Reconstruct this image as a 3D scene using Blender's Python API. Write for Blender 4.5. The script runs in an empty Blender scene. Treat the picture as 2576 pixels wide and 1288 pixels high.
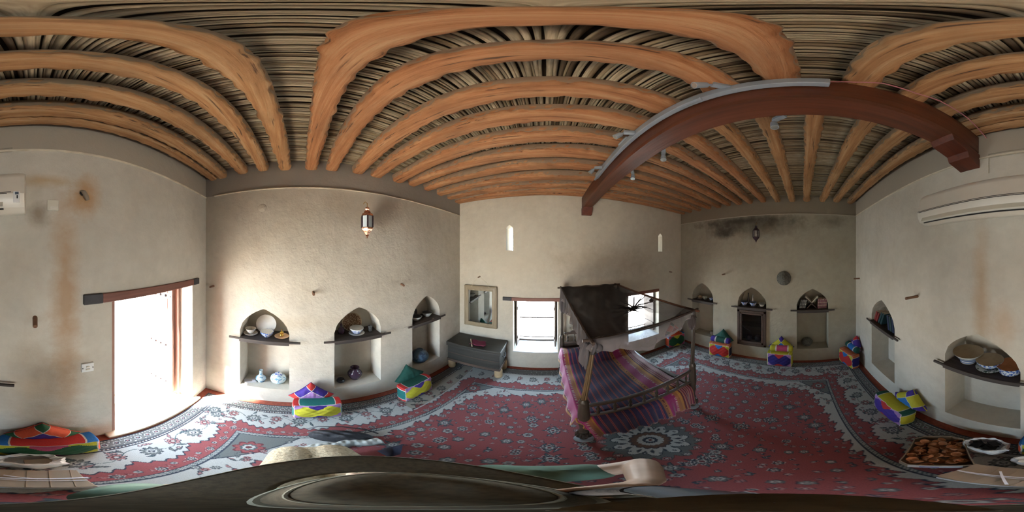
import bpy, bmesh, math, random
import numpy as np
from math import sin, cos, pi, radians, sqrt, atan2, exp
from mathutils import Vector, Matrix
random.seed(7)
C = bpy.context.scene.collection
scene = bpy.context.scene

# ------------------------------------------------------------------ camera, world, light, exposure
H = 2.0                                                     # lens height above the floor
cd = bpy.data.cameras.new('camera'); cam = bpy.data.objects.new('camera', cd); C.objects.link(cam)
cd.type = 'PANO'; cd.panorama_type = 'EQUIRECTANGULAR'
cd.clip_start = 0.01
cam.location = (0, 0, H); cam.rotation_euler = (pi/2, 0, radians(11.7))
scene.camera = cam
scene.view_settings.view_transform = 'Standard'; scene.view_settings.look = 'None'
scene.view_settings.gamma = 1; scene.view_settings.use_curve_mapping = False
scene.view_settings.exposure = 1.95
scene.cycles.max_bounces = 10; scene.cycles.diffuse_bounces = 8; scene.cycles.transparent_max_bounces = 24
scene.cycles.sample_clamp_indirect = 8
w = bpy.data.worlds.new('world'); scene.world = w; w.use_nodes = True
nt = w.node_tree; nt.nodes.clear()
wo = nt.nodes.new('ShaderNodeOutputWorld'); bg = nt.nodes.new('ShaderNodeBackground')
tc = nt.nodes.new('ShaderNodeTexCoord'); sx = nt.nodes.new('ShaderNodeSeparateXYZ')
mr = nt.nodes.new('ShaderNodeMapRange'); mx = nt.nodes.new('ShaderNodeMix'); mx.data_type = 'RGBA'
nt.links.new(tc.outputs['Generated'], sx.inputs[0]); nt.links.new(sx.outputs['Z'], mr.inputs['Value'])
mr.inputs['From Min'].default_value = -0.06; mr.inputs['From Max'].default_value = 0.06
mx.inputs['A'].default_value = (.95, 0.97, 0.94, 1)         # sunlit ground below the horizon
mx.inputs['B'].default_value = (0.62, 0.81, 1.0, 1)         # hazy sky
nt.links.new(mr.outputs['Result'], mx.inputs['Factor']); nt.links.new(mx.outputs['Result'], bg.inputs['Color'])
bg.inputs['Strength'].default_value = 9.0
nt.links.new(bg.outputs[0], wo.inputs[0])
sd = bpy.data.lights.new('sun', 'SUN'); sd.energy = 40; sd.angle = radians(4); sd.color = (1, .97, .92)
so = bpy.data.objects.new('sun', sd); C.objects.link(so)
so.rotation_euler = Vector((-.60, .62, -.95)).to_track_quat('-Z', 'Y').to_euler()

def portal(name, loc, rot, sx_, sy_):
    l = bpy.data.lights.new(name, 'AREA'); l.shape = 'RECTANGLE'; l.size = sx_; l.size_y = sy_
    l.energy = 1
    l.cycles.is_portal = True
    o = bpy.data.objects.new(name, l); C.objects.link(o); o.location = loc; o.rotation_euler = rot
# openings through which daylight enters (light guides only, they emit nothing)
portal('daylight_guide', (-.935, -1.44, .85), (radians(90), 0, 0), .92, 1.75)
portal('daylight_guide', (-.15, 2.95, .83), (radians(-90), 0, 0), .7, .97)
portal('daylight_guide', (1.70, 2.95, .83), (radians(-90), 0, 0), .7, .97)
portal('daylight_guide', (-.55, 2.95, 2.28), (radians(-90), 0, 0), .13, .42)
portal('daylight_guide', (2.08, 2.95, 2.28), (radians(-90), 0, 0), .12, .4)

# ------------------------------------------------------------------ materials
def lin(c, g=.72):
    return tuple(g*((x/255)/12.92 if x/255 <= .04045 else ((x/255+.055)/1.055)**2.4) for x in c)
class NT:
    def __init__(s, name):
        s.m = bpy.data.materials.new(name); s.m.use_nodes = True; s.t = s.m.node_tree
        s.b = s.t.nodes['Principled BSDF']
    def n(s, ty, **kw):
        x = s.t.nodes.new(ty)
        for k, v in kw.items(): setattr(x, k, v)
        return x
    def l(s, a, b): s.t.links.new(a, b)
    def coord(s, scale=(1, 1, 1), kind='Object', loc=(0, 0, 0)):
        t = s.n('ShaderNodeTexCoord'); m = s.n('ShaderNodeMapping'); m.inputs['Scale'].default_value = scale
        m.inputs['Location'].default_value = loc
        s.l(t.outputs[kind], m.inputs[0]); return m.outputs[0]
    def noise(s, vec, scale, detail=4, rough=.55):
        x = s.n('ShaderNodeTexNoise'); x.inputs['Scale'].default_value = scale; x.inputs['Detail'].default_value = detail
        x.inputs['Roughness'].default_value = rough; s.l(vec, x.inputs['Vector']); return x.outputs['Fac']
    def ramp(s, fac, stops, interp='LINEAR'):
        r = s.n('ShaderNodeValToRGB'); r.color_ramp.interpolation = interp
        e = r.color_ramp.elements
        while len(e) < len(stops): e.new(.5)
        for k, (p, c) in enumerate(stops):
            e[k].position = p; e[k].color = (*c, 1) if len(c) == 3 else c
        s.l(fac, r.inputs[0]); return r.outputs[0]
    def mix(s, fac, a, b, blend='MIX'):
        m = s.n('ShaderNodeMix', data_type='RGBA', blend_type=blend)
        for sock, v in ((m.inputs['Factor'], fac), (m.inputs['A'], a), (m.inputs['B'], b)):
            if hasattr(v, 'links') or isinstance(v, bpy.types.NodeSocket): s.l(v, sock)
            elif isinstance(v, tuple): sock.default_value = (*v, 1)
            else: sock.default_value = v
        return m.outputs['Result']
    def math(s, op, a, b=0.0, c=None, clamp=False):
        m = s.n('ShaderNodeMath', operation=op, use_clamp=clamp)
        for k, v in enumerate((a, b, c)):
            if v is None: continue
            if isinstance(v, bpy.types.NodeSocket): s.l(v, m.inputs[k])
            else: m.inputs[k].default_value = v
        return m.outputs[0]
    def bump(s, h, dist=.01, strength=.5):
        b = s.n('ShaderNodeBump'); b.inputs['Distance'].default_value = dist; b.inputs['Strength'].default_value = strength
        s.l(h, b.inputs['Height']); s.l(b.outputs[0], s.b.inputs['Normal'])
    def set(s, color=None, rough=None, metal=None, **kw):
        for k, v in (('Base Color', color), ('Roughness', rough), ('Metallic', metal), *((a.replace('_', ' '), b) for a, b in kw.items())):
            if v is None: continue
            i = s.b.inputs[k]
            if isinstance(v, bpy.types.NodeSocket): s.l(v, i)
            elif isinstance(v, tuple): i.default_value = (*v, 1) if len(v) == 3 else v
            else: i.default_value = v
        return s.m

def simple(name, c, rough=.6, metal=0, var=.18, scale=12, stretch=(1, 1, 1), bump=.0, **kw):
    """an even material with a little procedural variation of its own"""
    k = NT(name); v = k.coord(stretch); f = k.noise(v, scale, 5)
    a = tuple(min(1, x*(1-var)) for x in c); b = tuple(min(1, x*(1+var)) for x in c)
    col = k.ramp(f, [(.3, a), (.7, b)])
    if bump: k.bump(f, bump)
    return k.set(col, rough, metal, **kw)

def blob(k, xyz, axis_x, cx, cz, rx, rz, jitter, power=1.0):
    """soft-edged stain and painted-shade mask centred on the wall, edge broken up by noise"""
    sp = k.n('ShaderNodeSeparateXYZ'); k.l(xyz, sp.inputs[0])
    dx = k.math('DIVIDE', k.math('SUBTRACT', sp.outputs[axis_x], cx), rx)
    dz = k.math('DIVIDE', k.math('SUBTRACT', sp.outputs['Z'], cz), rz)
    d = k.math('SQRT', k.math('ADD', k.math('MULTIPLY', dx, dx), k.math('MULTIPLY', dz, dz)))
    d = k.math('ADD', d, k.math('MULTIPLY', k.math('SUBTRACT', jitter, .5), 1.6))
    return k.math('MULTIPLY', k.math('SUBTRACT', 1.15, d, clamp=True), power, clamp=True)

def plaster(name, stains_shade=(), upper=None, base=(.56, .525, .45), base2=(.47, .43, .35)):
    k = NT(name); v = k.coord()
    n1 = k.noise(v, 1.3, 6, .6); n2 = k.noise(v, 9, 6, .65); n3 = k.noise(k.coord((5, 5, .8)), 1.6, 4)
    n4 = k.noise(v, 60, 3)
    c = k.ramp(n1, [(.33, base2), (.62, base)])
    c = k.mix(k.math('MULTIPLY', k.ramp(n3, [(.5, (0, 0, 0)), (.75, (1, 1, 1))]), .3), c, (.43, .37, .29))
    c = k.mix(.28, c, k.ramp(n2, [(.3, tuple(x*.72 for x in base)), (.7, tuple(min(1, x*1.16) for x in base))]))
    jit = k.noise(v, 4.5, 6, .7)
    for (ax, cx, cz, rx, rz, col, pw) in stains_shade:
        c = k.mix(blob(k, v, ax, cx, cz, rx, rz, jit, pw), c, col)
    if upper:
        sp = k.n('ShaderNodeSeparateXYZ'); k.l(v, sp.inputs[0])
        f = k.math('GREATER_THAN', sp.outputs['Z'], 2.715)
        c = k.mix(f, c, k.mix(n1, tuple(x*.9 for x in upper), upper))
    h = k.math('ADD', k.math('MULTIPLY', n2, .9), k.math('MULTIPLY', n4, .15))
    h = k.math('ADD', h, k.math('MULTIPLY', n1, 2.0))
    k.bump(h, .012, .7)
    return k.set(c, .93)

def wood(name, a, b, c2=None, axis='X', scale=1.0, rough=.6, bump=.004, metal=0):
    k = NT(name)
    st = {'X': (1.2, 22, 22), 'Y': (22, 1.2, 22), 'Z': (22, 22, 1.2)}[axis]
    v = k.coord(tuple(x*scale for x in st)); n1 = k.noise(v, 1.0, 6, .65)
    v2 = k.coord((2.5, 2.5, 2.5)); n2 = k.noise(v2, 1.6, 4)
    col = k.ramp(n1, [(.25, a), (.55, b), (.8, c2 or b)])
    col = k.mix(k.math('MULTIPLY', n2, .55), col, tuple(x*.6 for x in a))
    k.bump(n1, bump, .8)
    return k.set(col, rough, metal)

def logmat(name, a, b_, c2, grey):
    k = NT(name); n1 = k.noise(k.coord((1.5, 30, 30)), 1.0, 7, .7); n2 = k.noise(k.coord((2.2, 4, 4)), 1.3, 5, .6); n3 = k.noise(k.coord((4, 60, 60)), 1.0, 3, .5)
    col = k.ramp(n1, [(.30, a), (.48, b_), (.66, c2)])
    col = k.mix(k.ramp(n2, [(.45, (0, 0, 0)), (.7, (.75,)*3)]), col, tuple(x*.62 for x in b_))
    col = k.mix(k.ramp(n3, [(.30, (.85,)*3), (.37, (0,)*3)]), col, (.06, .03, .015))
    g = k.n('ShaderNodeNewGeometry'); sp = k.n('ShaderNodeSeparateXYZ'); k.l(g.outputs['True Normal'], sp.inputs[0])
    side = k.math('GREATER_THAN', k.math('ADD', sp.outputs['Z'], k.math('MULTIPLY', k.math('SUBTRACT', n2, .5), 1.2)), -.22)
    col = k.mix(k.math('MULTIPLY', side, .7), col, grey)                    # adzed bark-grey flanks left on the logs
    k.bump(k.math('ADD', n1, k.math('MULTIPLY', n2, 1.5)), .014, .9)
    return k.set(col, .7)

def attr_mat(name, rough=.85, attr='col', noise=.12, bump=.002, scale=160, sheen=0):
    k = NT(name); a = k.n('ShaderNodeAttribute', attribute_name=attr)
    f = k.noise(k.coord(), scale, 3)
    c = k.mix(1.0, a.outputs['Color'], k.ramp(f, [(.3, (1-noise,)*3), (.7, (1.0,)*3)]), 'MULTIPLY')
    if bump: k.bump(f, bump, .6)
    m = k.set(c, rough)
    if sheen: k.b.inputs['Sheen Weight'].default_value = sheen
    return m

M = {}
M['wallA'] = plaster('plaster_left', upper=(.36, .33, .29), stains_shade=[('Y', .1, 1.30, .5, .12, (.44, .37, .26), .4), ('Y', 2.3, .4, .5, .5, (.30, .20, .13), .5)])  # second patch turns the plaster darker brown low in the chest corner
M['wallB'] = plaster('plaster_window', base=(.55, .505, .415), base2=(.48, .43, .34),
    stains_shade=[('X', 1.0, 1.9, .9, .3, (.33, .24, .16), .45), ('X', -.5, 2.0, .5, .5, (.52, .46, .36), .5)])  # first patch paints the bed canopy's shadow onto the plaster
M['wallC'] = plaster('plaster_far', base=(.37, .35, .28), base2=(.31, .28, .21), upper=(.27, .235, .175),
    stains_shade=[('Y', 1.0, 2.62, 1.0, .12, (.035, .032, .024), .95), ('Y', .75, 2.50, .85, .20, (.12, .11, .08), .75), ('Y', 1.35, 2.42, .25, .12, (.05, .045, .032), .85),
            ('Y', 1.4, 2.5, .35, .2, (.07, .06, .045), .7), ('Y', -.5, 2.6, .3, .14, (.12, .10, .07), .6)])
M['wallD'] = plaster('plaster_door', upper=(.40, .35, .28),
    stains_shade=[('X', -.19, 1.75, .10, .75, (.42, .26, .14), .75), ('X', -.19, 1.0, .12, .8, (.44, .30, .19), .55), ('X', -.31, 2.38, .10, .17, (.44, .25, .11), .9), ('X', 0.0, 1.0, .16, .55, (.46, .35, .23), .5),
            ('X', -.03, 2.25, .07, .08, (.25, .19, .13), .8), ('X', .47, 1.75, .07, .55, (.44, .29, .16), .6), ('X', .33, 1.55, .1, .2, (.45, .29, .17), .5),
            ('X', -.08, 2.47, .22, .05, (.43, .29, .14), .7), ('X', -.3, .15, .4, .16, (.42, .29, .19), .6)])
M['niche'] = plaster('plaster_niche', base=(.50, .45, .37), base2=(.40, .35, .27))
M['line'] = simple('lime_edge', (.66, .59, .46), .9)
M['floor'] = simple('red_felt', (.24, .06, .035), .95, var=.25, scale=30)
M['stone'] = simple('threshold_plaster', (.55, .47, .37), .9, bump=.01)
M['beam'] = logmat('palm_log', (.24, .085, .03), (.41, .175, .068), (.50, .29, .145), (.27, .215, .155))
M['beam2'] = logmat('palm_log_pale', (.27, .11, .04), (.44, .225, .09), (.54, .35, .185), (.22, .18, .125))
M['girder'] = wood('girder_wood', (.055, .021, .012), (.15, .045, .020), (.20, .075, .040), 'Y', .8, .42, .006)
M['girder2'] = wood('bracket_wood', (.08, .02, .01), (.17, .04, .018), None, 'Y', .8, .5, .006)
M['dark'] = wood('dark_wood', (.035, .022, .015), (.09, .055, .038), (.14, .10, .075), 'X', 1.5, .6)
M['darkz'] = wood('dark_wood_upright', (.035, .022, .015), (.09, .055, .038), (.13, .09, .06), 'Z', 1.5, .55)
M['lintel'] = wood('lintel_wood', (.13, .045, .03), (.26, .10, .07), (.30, .15, .11), 'X', 1, .6)
M['lintel_end'] = simple('lintel_end_black', (.045, .042, .045), .7)
M['shelf'] = wood('shelf_wood', (.028, .02, .018), (.07, .055, .048), (.13, .11, .095), 'X', 2, .7)
M['peg'] = simple('peg_wood', (.16, .08, .045), .6, stretch=(8, 1, 8))
M['door'] = wood('door_wood', (.23, .10, .07), (.36, .19, .14), (.46, .30, .24), 'Z', 1, .6)
M['iron'] = simple('iron', (.05, .05, .055), .45, .8)
M['bed'] = wood('bed_wood', (.022, .016, .010), (.06, .045, .03), (.10, .08, .05), 'Z', 1.5, .42)
M['bedgold'] = simple('bed_post_gold', (.13, .08, .035), .4, .2)
M['bedfoot'] = simple('post_base_stone', (.16, .18, .20), .5)
M['rail'] = wood('side_rail_wood', (.10, .09, .08), (.22, .21, .2), None, 'Y', 1.5, .45)
M['chest'] = wood('chest_wood', (.018, .016, .013), (.036, .034, .028), (.058, .055, .044), 'X', 1.2, .5)
M['cheststone'] = simple('chest_foot_wood', (.42, .30, .17), .7)
M['ac'] = simple('ac_plastic', (.66, .62, .54), .35, var=.03)
M['ac2'] = simple('ac_plastic_louver', (.60, .57, .47), .4, var=.03)
M['white'] = simple('white_plastic', (.72, .72, .70), .4, var=.03)
M['black'] = simple('black_plastic', (.015, .015, .018), .4)
M['screen'] = simple('lcd_grey', (.08, .11, .14), .3)
M['track'] = simple('track_grey', (.27, .32, .37), .4, var=.04)
M['copper'] = simple('pierced_copper', (.62, .33, .22), .25, .95, var=.5, scale=70, bump=.004)
M['copperd'] = simple('dark_copper', (.08, .055, .07), .4, .7, var=.4, scale=60)
M['pane'] = simple('frosted_pane', (.55, .66, .70), .25, var=.06, scale=5)
M['gilt'] = wood('gilt_frame', (.17, .12, .06), (.34, .27, .17), (.50, .44, .32), 'X', 1.5, .4)
M['giltz'] = wood('gilt_frame_upright', (.17, .12, .06), (.34, .27, .17), (.50, .44, .32), 'Z', 1.5, .4)
k = NT('mirror_glass'); M['mirror'] = k.set((.72, .76, .74), .03, 1.0)
M['rope'] = simple('twine', (.55, .48, .36), .9)
M['cardboard'] = simple('cardboard', (.26, .21, .155), .85, var=.1, scale=5)
M['cardwhite'] = simple('printed_card', (.50, .50, .52), .7, var=.08)
M['cardblue'] = simple('printed_card_blue', (.04, .06, .35), .7)
M['terracotta'] = simple('terracotta', (.42, .19, .09), .85, var=.3, scale=9)
k = NT('thin_plastic'); M['bag'] = k.set((.78, .80, .82), .3); k.b.inputs['Transmission Weight'].default_value = .15
k.bump(k.noise(k.coord(), 14, 5), .02, .8)
M['strap'] = simple('white_strap', (.7, .75, .85), .5, var=.03)
M['skin'] = simple('skin', (.40, .29, .22), .5, var=.1)
M['hat'] = simple('hat_canvas', (.062, .054, .034), .9, scale=90, var=.3, bump=.002)
M['hatseam'] = simple('hat_seam', (.2, .21, .17), .8)
M['shirt'] = simple('green_cloth', (.075, .135, .10), .85, var=.4, scale=6, bump=.01)
M['khaki'] = simple('sandy_fuzzy_cloth', (.30, .245, .16), .95, var=.3, scale=60, bump=.02)
M['navy'] = simple('navy_cloth', (.010, .013, .035), .8)
M['bagblack'] = simple('black_fabric', (.006, .006, .009), .75, scale=20, var=.5, bump=.02)
M['paleCloth'] = simple('pale_cloth', (.27, .29, .28), .85, bump=.02, scale=8)
M['hair'] = simple('brown_hair', (.10, .06, .035), .7)
M['lips'] = simple('lips', (.4, .14, .11), .5)
M['eye'] = simple('eye', (.6, .6, .6), .2)
M['wire'] = simple('pink_wire', (.55, .22, .25), .5)
M['bulb'] = NT('lit_bulb').set((.9, .9, .85), .2, Emission_Color=(1, .95, .85, 1), Emission_Strength=6.0)
M['reflector'] = simple('lamp_reflector', (.6, .65, .62), .2, .7)
M['basket'] = simple('woven_basket', (.10, .10, .085), .85, scale=45, var=.5, bump=.006)
k = NT('cabinet_glass'); M['glass'] = k.set((.8, .85, .85), .05, Transmission_Weight=1.0, IOR=1.2)
def ceramic(name, c, c2, scale, thr=.52, rough=.22, metal=0):
    k = NT(name); f = k.noise(k.coord(), scale, 3)
    return k.set(k.ramp(f, [(thr-.02, c), (thr+.02, c2)]), rough, metal)
M['cer_white'] = ceramic('glazed_white', (.62, .63, .60), (.60, .61, .57), 20)
M['cer_bluewhite'] = ceramic('blue_white_glaze', (.60, .66, .72), (.06, .13, .42), 55)
M['cer_palejar'] = ceramic('pale_blue_glaze', (.50, .62, .68), (.13, .28, .42), 34, .56)
M['cer_green'] = ceramic('green_white_glaze', (.50, .53, .46), (.07, .11, .06), 42, .56)
M['cer_cream'] = ceramic('cream_glaze', (.42, .35, .24), (.36, .28, .18), 24)
M['cer_ring'] = ceramic('brown_ring', (.12, .06, .03), (.40, .32, .22), 90, .56)
M['cer_brown'] = ceramic('tan_glaze', (.44, .32, .19), (.20, .12, .07), 24, .55)
M['cer_purple'] = ceramic('purple_glaze', (.055, .03, .055), (.30, .27, .30), 22, .68, .12)
M['cer_dark'] = ceramic('dark_glaze', (.03, .03, .035), (.06, .06, .07), 12, .6, .3)
M['cer_blue'] = ceramic('cobalt_glaze', (.035, .06, .10), (.08, .14, .2), 20, .5, .4)
M['cer_rim'] = ceramic('floral_glaze', (.62, .60, .55), (.45, .10, .12), 34, .66)
M['cer_bowlin'] = ceramic('unglazed_inside', (.36, .29, .2), (.33, .26, .18), 10)
M['cer_line'] = simple('blue_band', (.10, .17, .38), .3)
M['brass'] = simple('brass', (.70, .45, .10), .25, .9)
M['peach'] = simple('peach_glaze', (.62, .40, .24), .3)
M['tin'] = simple('engraved_tin', (.42, .45, .45), .3, .8, scale=50, var=.4)

# ------------------------------------------------------------------ helpers
def tag(o, label=None, cat=None, group=None, kind=None):
    if label: o['label'] = label
    if cat: o['category'] = cat
    if group: o['group'] = group
    if kind: o['kind'] = kind
    return o
def empty(name, loc=(0, 0, 0), rz=0, label=None, cat=None, group=None):
    o = bpy.data.objects.new(name, None); C.objects.link(o); o.location = loc; o.rotation_euler = (0, 0, rz)
    o.empty_display_size = .05
    return tag(o, label, cat, group)

class MB:
    """collects simple shapes and links them as one mesh object"""
    def __init__(s): s.v = []; s.f = []; s.m = []; s.c = []; s.cur = 0; s.col = (1, 1, 1)
    def add(s, vs, fs, smooth=None):
        n = len(s.v); s.v += [tuple(v) for v in vs]
        for f in fs: s.f.append([n+i for i in f]); s.m.append(s.cur); s.c.append(s.col)
    def box(s, c, d, rot=None, taper=1.0):
        hx, hy, hz = d[0]/2, d[1]/2, d[2]/2
        vs = [Vector((x*hx*(taper if z > 0 else 1), y*hy*(taper if z > 0 else 1), z*hz)) for x in (-1, 1) for y in (-1, 1) for z in (-1, 1)]
        if rot is not None: vs = [rot @ v for v in vs]
        vs = [v+Vector(c) for v in vs]
        s.add(vs, [(0, 1, 3, 2), (4, 6, 7, 5), (0, 4, 5, 1), (2, 3, 7, 6), (0, 2, 6, 4), (1, 5, 7, 3)])
    def lathe(s, prof, c=(0, 0, 0), n=24, rot=None, sq=1.0):
        """prof: list of (radius, z)"""
        vs = []; fs = []
        for (r, z) in prof:
            for i in range(n):
                a = 2*pi*i/n; v = Vector((r*cos(a), r*sin(a)*sq, z))
                if rot is not None: v = rot @ v
                vs.append(v+Vector(c))
        for j in range(len(prof)-1):
            for i in range(n):
                i2 = (i+1) % n; fs.append((j*n+i, j*n+i2, (j+1)*n+i2, (j+1)*n+i))
        if prof[0][0] > 1e-4: fs.append(tuple(range(n))[::-1])
        if prof[-1][0] > 1e-4: fs.append(tuple((len(prof)-1)*n+i for i in range(n)))
        s.add(vs, fs)
    def tube(s, pts, r, n=8, closed=False):
        pts = [Vector(p) for p in pts]; rr = r if isinstance(r, (list, tuple)) else [r]*len(pts)
        vs = []; up = Vector((0, 0, 1)); fs = []
        prev = None
        for i, p in enumerate(pts):
            a = pts[max(0, i-1)]; b = pts[min(len(pts)-1, i+1)]; d = (b-a)
            d = d.normalized() if d.length > 1e-9 else Vector((0, 0, 1))
            if prev is None:
                x = d.cross(up); x = x if x.length > .05 else d.cross(Vector((1, 0, 0)))
            else: x = prev - d*prev.dot(d)
            x.normalize(); prev = x; y = d.cross(x)
            for k in range(n):
                t = 2*pi*k/n; vs.append(p+(x*cos(t)+y*sin(t))*rr[i])
        for j in range(len(pts)-1):
            for i in range(n):
                i2 = (i+1) % n; fs.append((j*n+i, j*n+i2, (j+1)*n+i2, (j+1)*n+i))
        fs.append(tuple(range(n))[::-1]); fs.append(tuple((len(pts)-1)*n+i for i in range(n)))
        s.add(vs, fs)
    def grid(s, fn, nu, nv, colfn=None, flip=False):
        n0 = len(s.v)
        for j in range(nv+1):
            for i in range(nu+1): s.v.append(tuple(fn(i/nu, j/nv)))
        for j in range(nv):
            for i in range(nu):
                a = n0+j*(nu+1)+i; f = [a, a+1, a+nu+2, a+nu+1]
                s.f.append(f[::-1] if flip else f); s.m.append(s.cur)
                s.c.append(colfn((i+.5)/nu, (j+.5)/nv) if colfn else s.col)
    def build(s, name, mats, parent=None, smooth=True, color=False, bevel=0, angle=40, solid=0):
        me = bpy.data.meshes.new(name); me.from_pydata(s.v, [], s.f)
        if not isinstance(mats, (list, tuple)): mats = [mats]
        for m in mats: me.materials.append(m)
        me.polygons.foreach_set('material_index', s.m)
        if color:
            ca = me.color_attributes.new('col', 'FLOAT_COLOR', 'CORNER')
            arr = np.zeros((len(me.loops), 4), np.float32); arr[:, 3] = 1
            st = np.empty(len(me.polygons), np.int32); me.polygons.foreach_get('loop_start', st)
            tot = np.empty(len(me.polygons), np.int32); me.polygons.foreach_get('loop_total', tot)
            cc = np.array([c if len(c) == 4 else (*c, 1) for c in s.c], np.float32)
            arr[:, :] = np.repeat(cc, tot, axis=0)
            ca.data.foreach_set('color', arr.ravel())
        me.update()
        if smooth:
            me.polygons.foreach_set('use_smooth', [True]*len(me.polygons))
            try: me.set_sharp_from_angle(angle=radians(angle))
            except Exception: pass
        o = bpy.data.objects.new(name, me); C.objects.link(o)
        if parent: o.parent = parent
        if bevel:
            b = o.modifiers.new('bevel', 'BEVEL'); b.width = bevel; b.segments = 2; b.limit_method = 'ANGLE'
        if solid:
            b = o.modifiers.new('thickness', 'SOLIDIFY'); b.thickness = solid; b.offset = 0
        return o

# wall frames: local x = to the right as seen from the room, local y = into the wall
SK = radians(4.3)
def wf(wn, s=0, off=0, z=0):
    """world location and z-rotation; off = distance from the wall surface into the room"""
    if wn == 'A': t = Vector((sin(SK), cos(SK), 0)); n = Vector((-cos(SK), sin(SK), 0)); D = 1.59; rz = pi/2-SK
    if wn == 'B': t = Vector((1, 0, 0)); n = Vector((0, 1, 0)); D = 2.44; rz = 0
    if wn == 'C': t = Vector((0, -1, 0)); n = Vector((1, 0, 0)); D = 2.68; rz = -pi/2
    if wn == 'D': t = Vector((-1, 0, 0)); n = Vector((0, -1, 0)); D = .935; rz = pi
    p = t*s+n*(D-off); return (p.x, p.y, z), rz
TOPZ = 3.10; TH = .5
def arch(s0, s1, z0, spring, apex, n=10, pt=.34):
    w_ = (s1-s0)/2; c = (s0+s1)/2; h = apex-spring; P = [(s0, z0), (s1, z0)]
    for i in range(2*n+1):
        x = 1-i/n; ax = abs(x)
        P.append((c+x*w_, spring+h*((1-pt)*sqrt(max(0, 1-ax*ax))+pt*(1-ax))))
    return P
def prism(poly, y0, y1):
    bm = bmesh.new(); a = [bm.verts.new((x, y0, z)) for x, z in poly]; b = [bm.verts.new((x, y1, z)) for x, z in poly]
    n = len(poly); bm.faces.new(a); bm.faces.new(b[::-1])
    for i in range(n): bm.faces.new((a[i], b[i], b[(i+1) % n], a[(i+1) % n]))
    bmesh.ops.recalc_face_normals(bm, faces=bm.faces); return bm
def wall(name, wn, s0, s1, cuts, mat):
    bm = bmesh.new(); bmesh.ops.create_cube(bm, size=1)
    for v in bm.verts: v.co = Vector((s0 if v.co.x < 0 else s1, 0 if v.co.y < 0 else TH, -.05 if v.co.z < 0 else TOPZ))
    me = bpy.data.meshes.new(name); bm.to_mesh(me); bm.free()
    o = bpy.data.objects.new(name, me); C.objects.link(o)
    cs = []
    for (poly, y0, y1) in cuts:
        b = prism(poly, y0, y1); cm = bpy.data.meshes.new('cut'); b.to_mesh(cm); b.free()
        co = bpy.data.objects.new('cut', cm); C.objects.link(co); cs.append(co)
        m = o.modifiers.new('b', 'BOOLEAN'); m.object = co; m.operation = 'DIFFERENCE'; m.solver = 'EXACT'
    bpy.context.view_layer.update()
    dg = bpy.context.evaluated_depsgraph_get()
    nm = bpy.data.meshes.new_from_object(o.evaluated_get(dg))
    o.modifiers.clear(); loc, rz = wf(wn)
    nm.transform(Matrix.Translation(Vector(loc)) @ Matrix.Rotation(rz, 4, 'Z'))
    nm.materials.clear(); nm.materials.append(mat)
    o.data = nm; nm.name = name
    for co in cs: bpy.data.objects.remove(co, do_unlink=True)
    tag(o, kind='structure'); return o
def rect(s0, s1, z0, z1): return [(s0, z0), (s1, z0), (s1, z1), (s0, z1)]
SP, AP, SILL = 1.17, 1.45, .285
NA = [(-.63, -.12), (.325, .84), (1.285, 1.80)]
NC = [(-2.116, -1.61), (-1.10, -.585), (-.075, .45)]
ND = [(-2.03, -1.45), (-.77, -.215)]
ns = lambda L, d=.26: [(arch(a, b, SILL, SP, AP), -.1, d) for a, b in L]
wall('wall_left', 'A', -1.5, 2.9, ns(NA), M['wallA'])
wall('wall_back', 'B', -1.9, 3.2, [(rect(-.487, .187, .355, 1.30), -.1, .7), (rect(1.366, 2.04, .355, 1.30), -.1, .7),
     (arch(-.60, -.49, 2.085, 2.43, 2.48, 4, .6), -.1, .7), (arch(2.028, 2.131, 2.087, 2.39, 2.45, 4, .8), -.1, .7)], M['wallB'])
wall('wall_right', 'C', -2.9, 1.4, ns(NC, .25), M['wallC'])
wall('wall_front', 'D', -3.1, 2.1, ns(ND, .27)+[(rect(.49, 1.385, .02, 1.70), -.1, .7), (rect(-.42, -.12, 2.57, 2.74), -.1, .012)], M['wallD'])
# floor slab and plaster ledge line
b = MB(); b.box((.5, .75, -.03), (5.6, 4.6, .06)); tag(b.build('floor', M['floor'], smooth=False), kind='structure')
for i, (wn, a, c_) in enumerate((('A', -.94, 2.44), ('D', -2.68, 1.66), ('C', -2.44, .935))):
    b = MB(); loc, rz = wf(wn, 0, 0, 0)
    b.box(((a+c_)/2, -.006, 2.708), (c_-a, .012, .010)); o = b.build('trim_%d' % (i+1), M['line'] if wn != 'C' else M['niche'], smooth=False)
    o.location = loc; o.rotation_euler = (0, 0, rz); tag(o, kind='structure')

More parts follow.
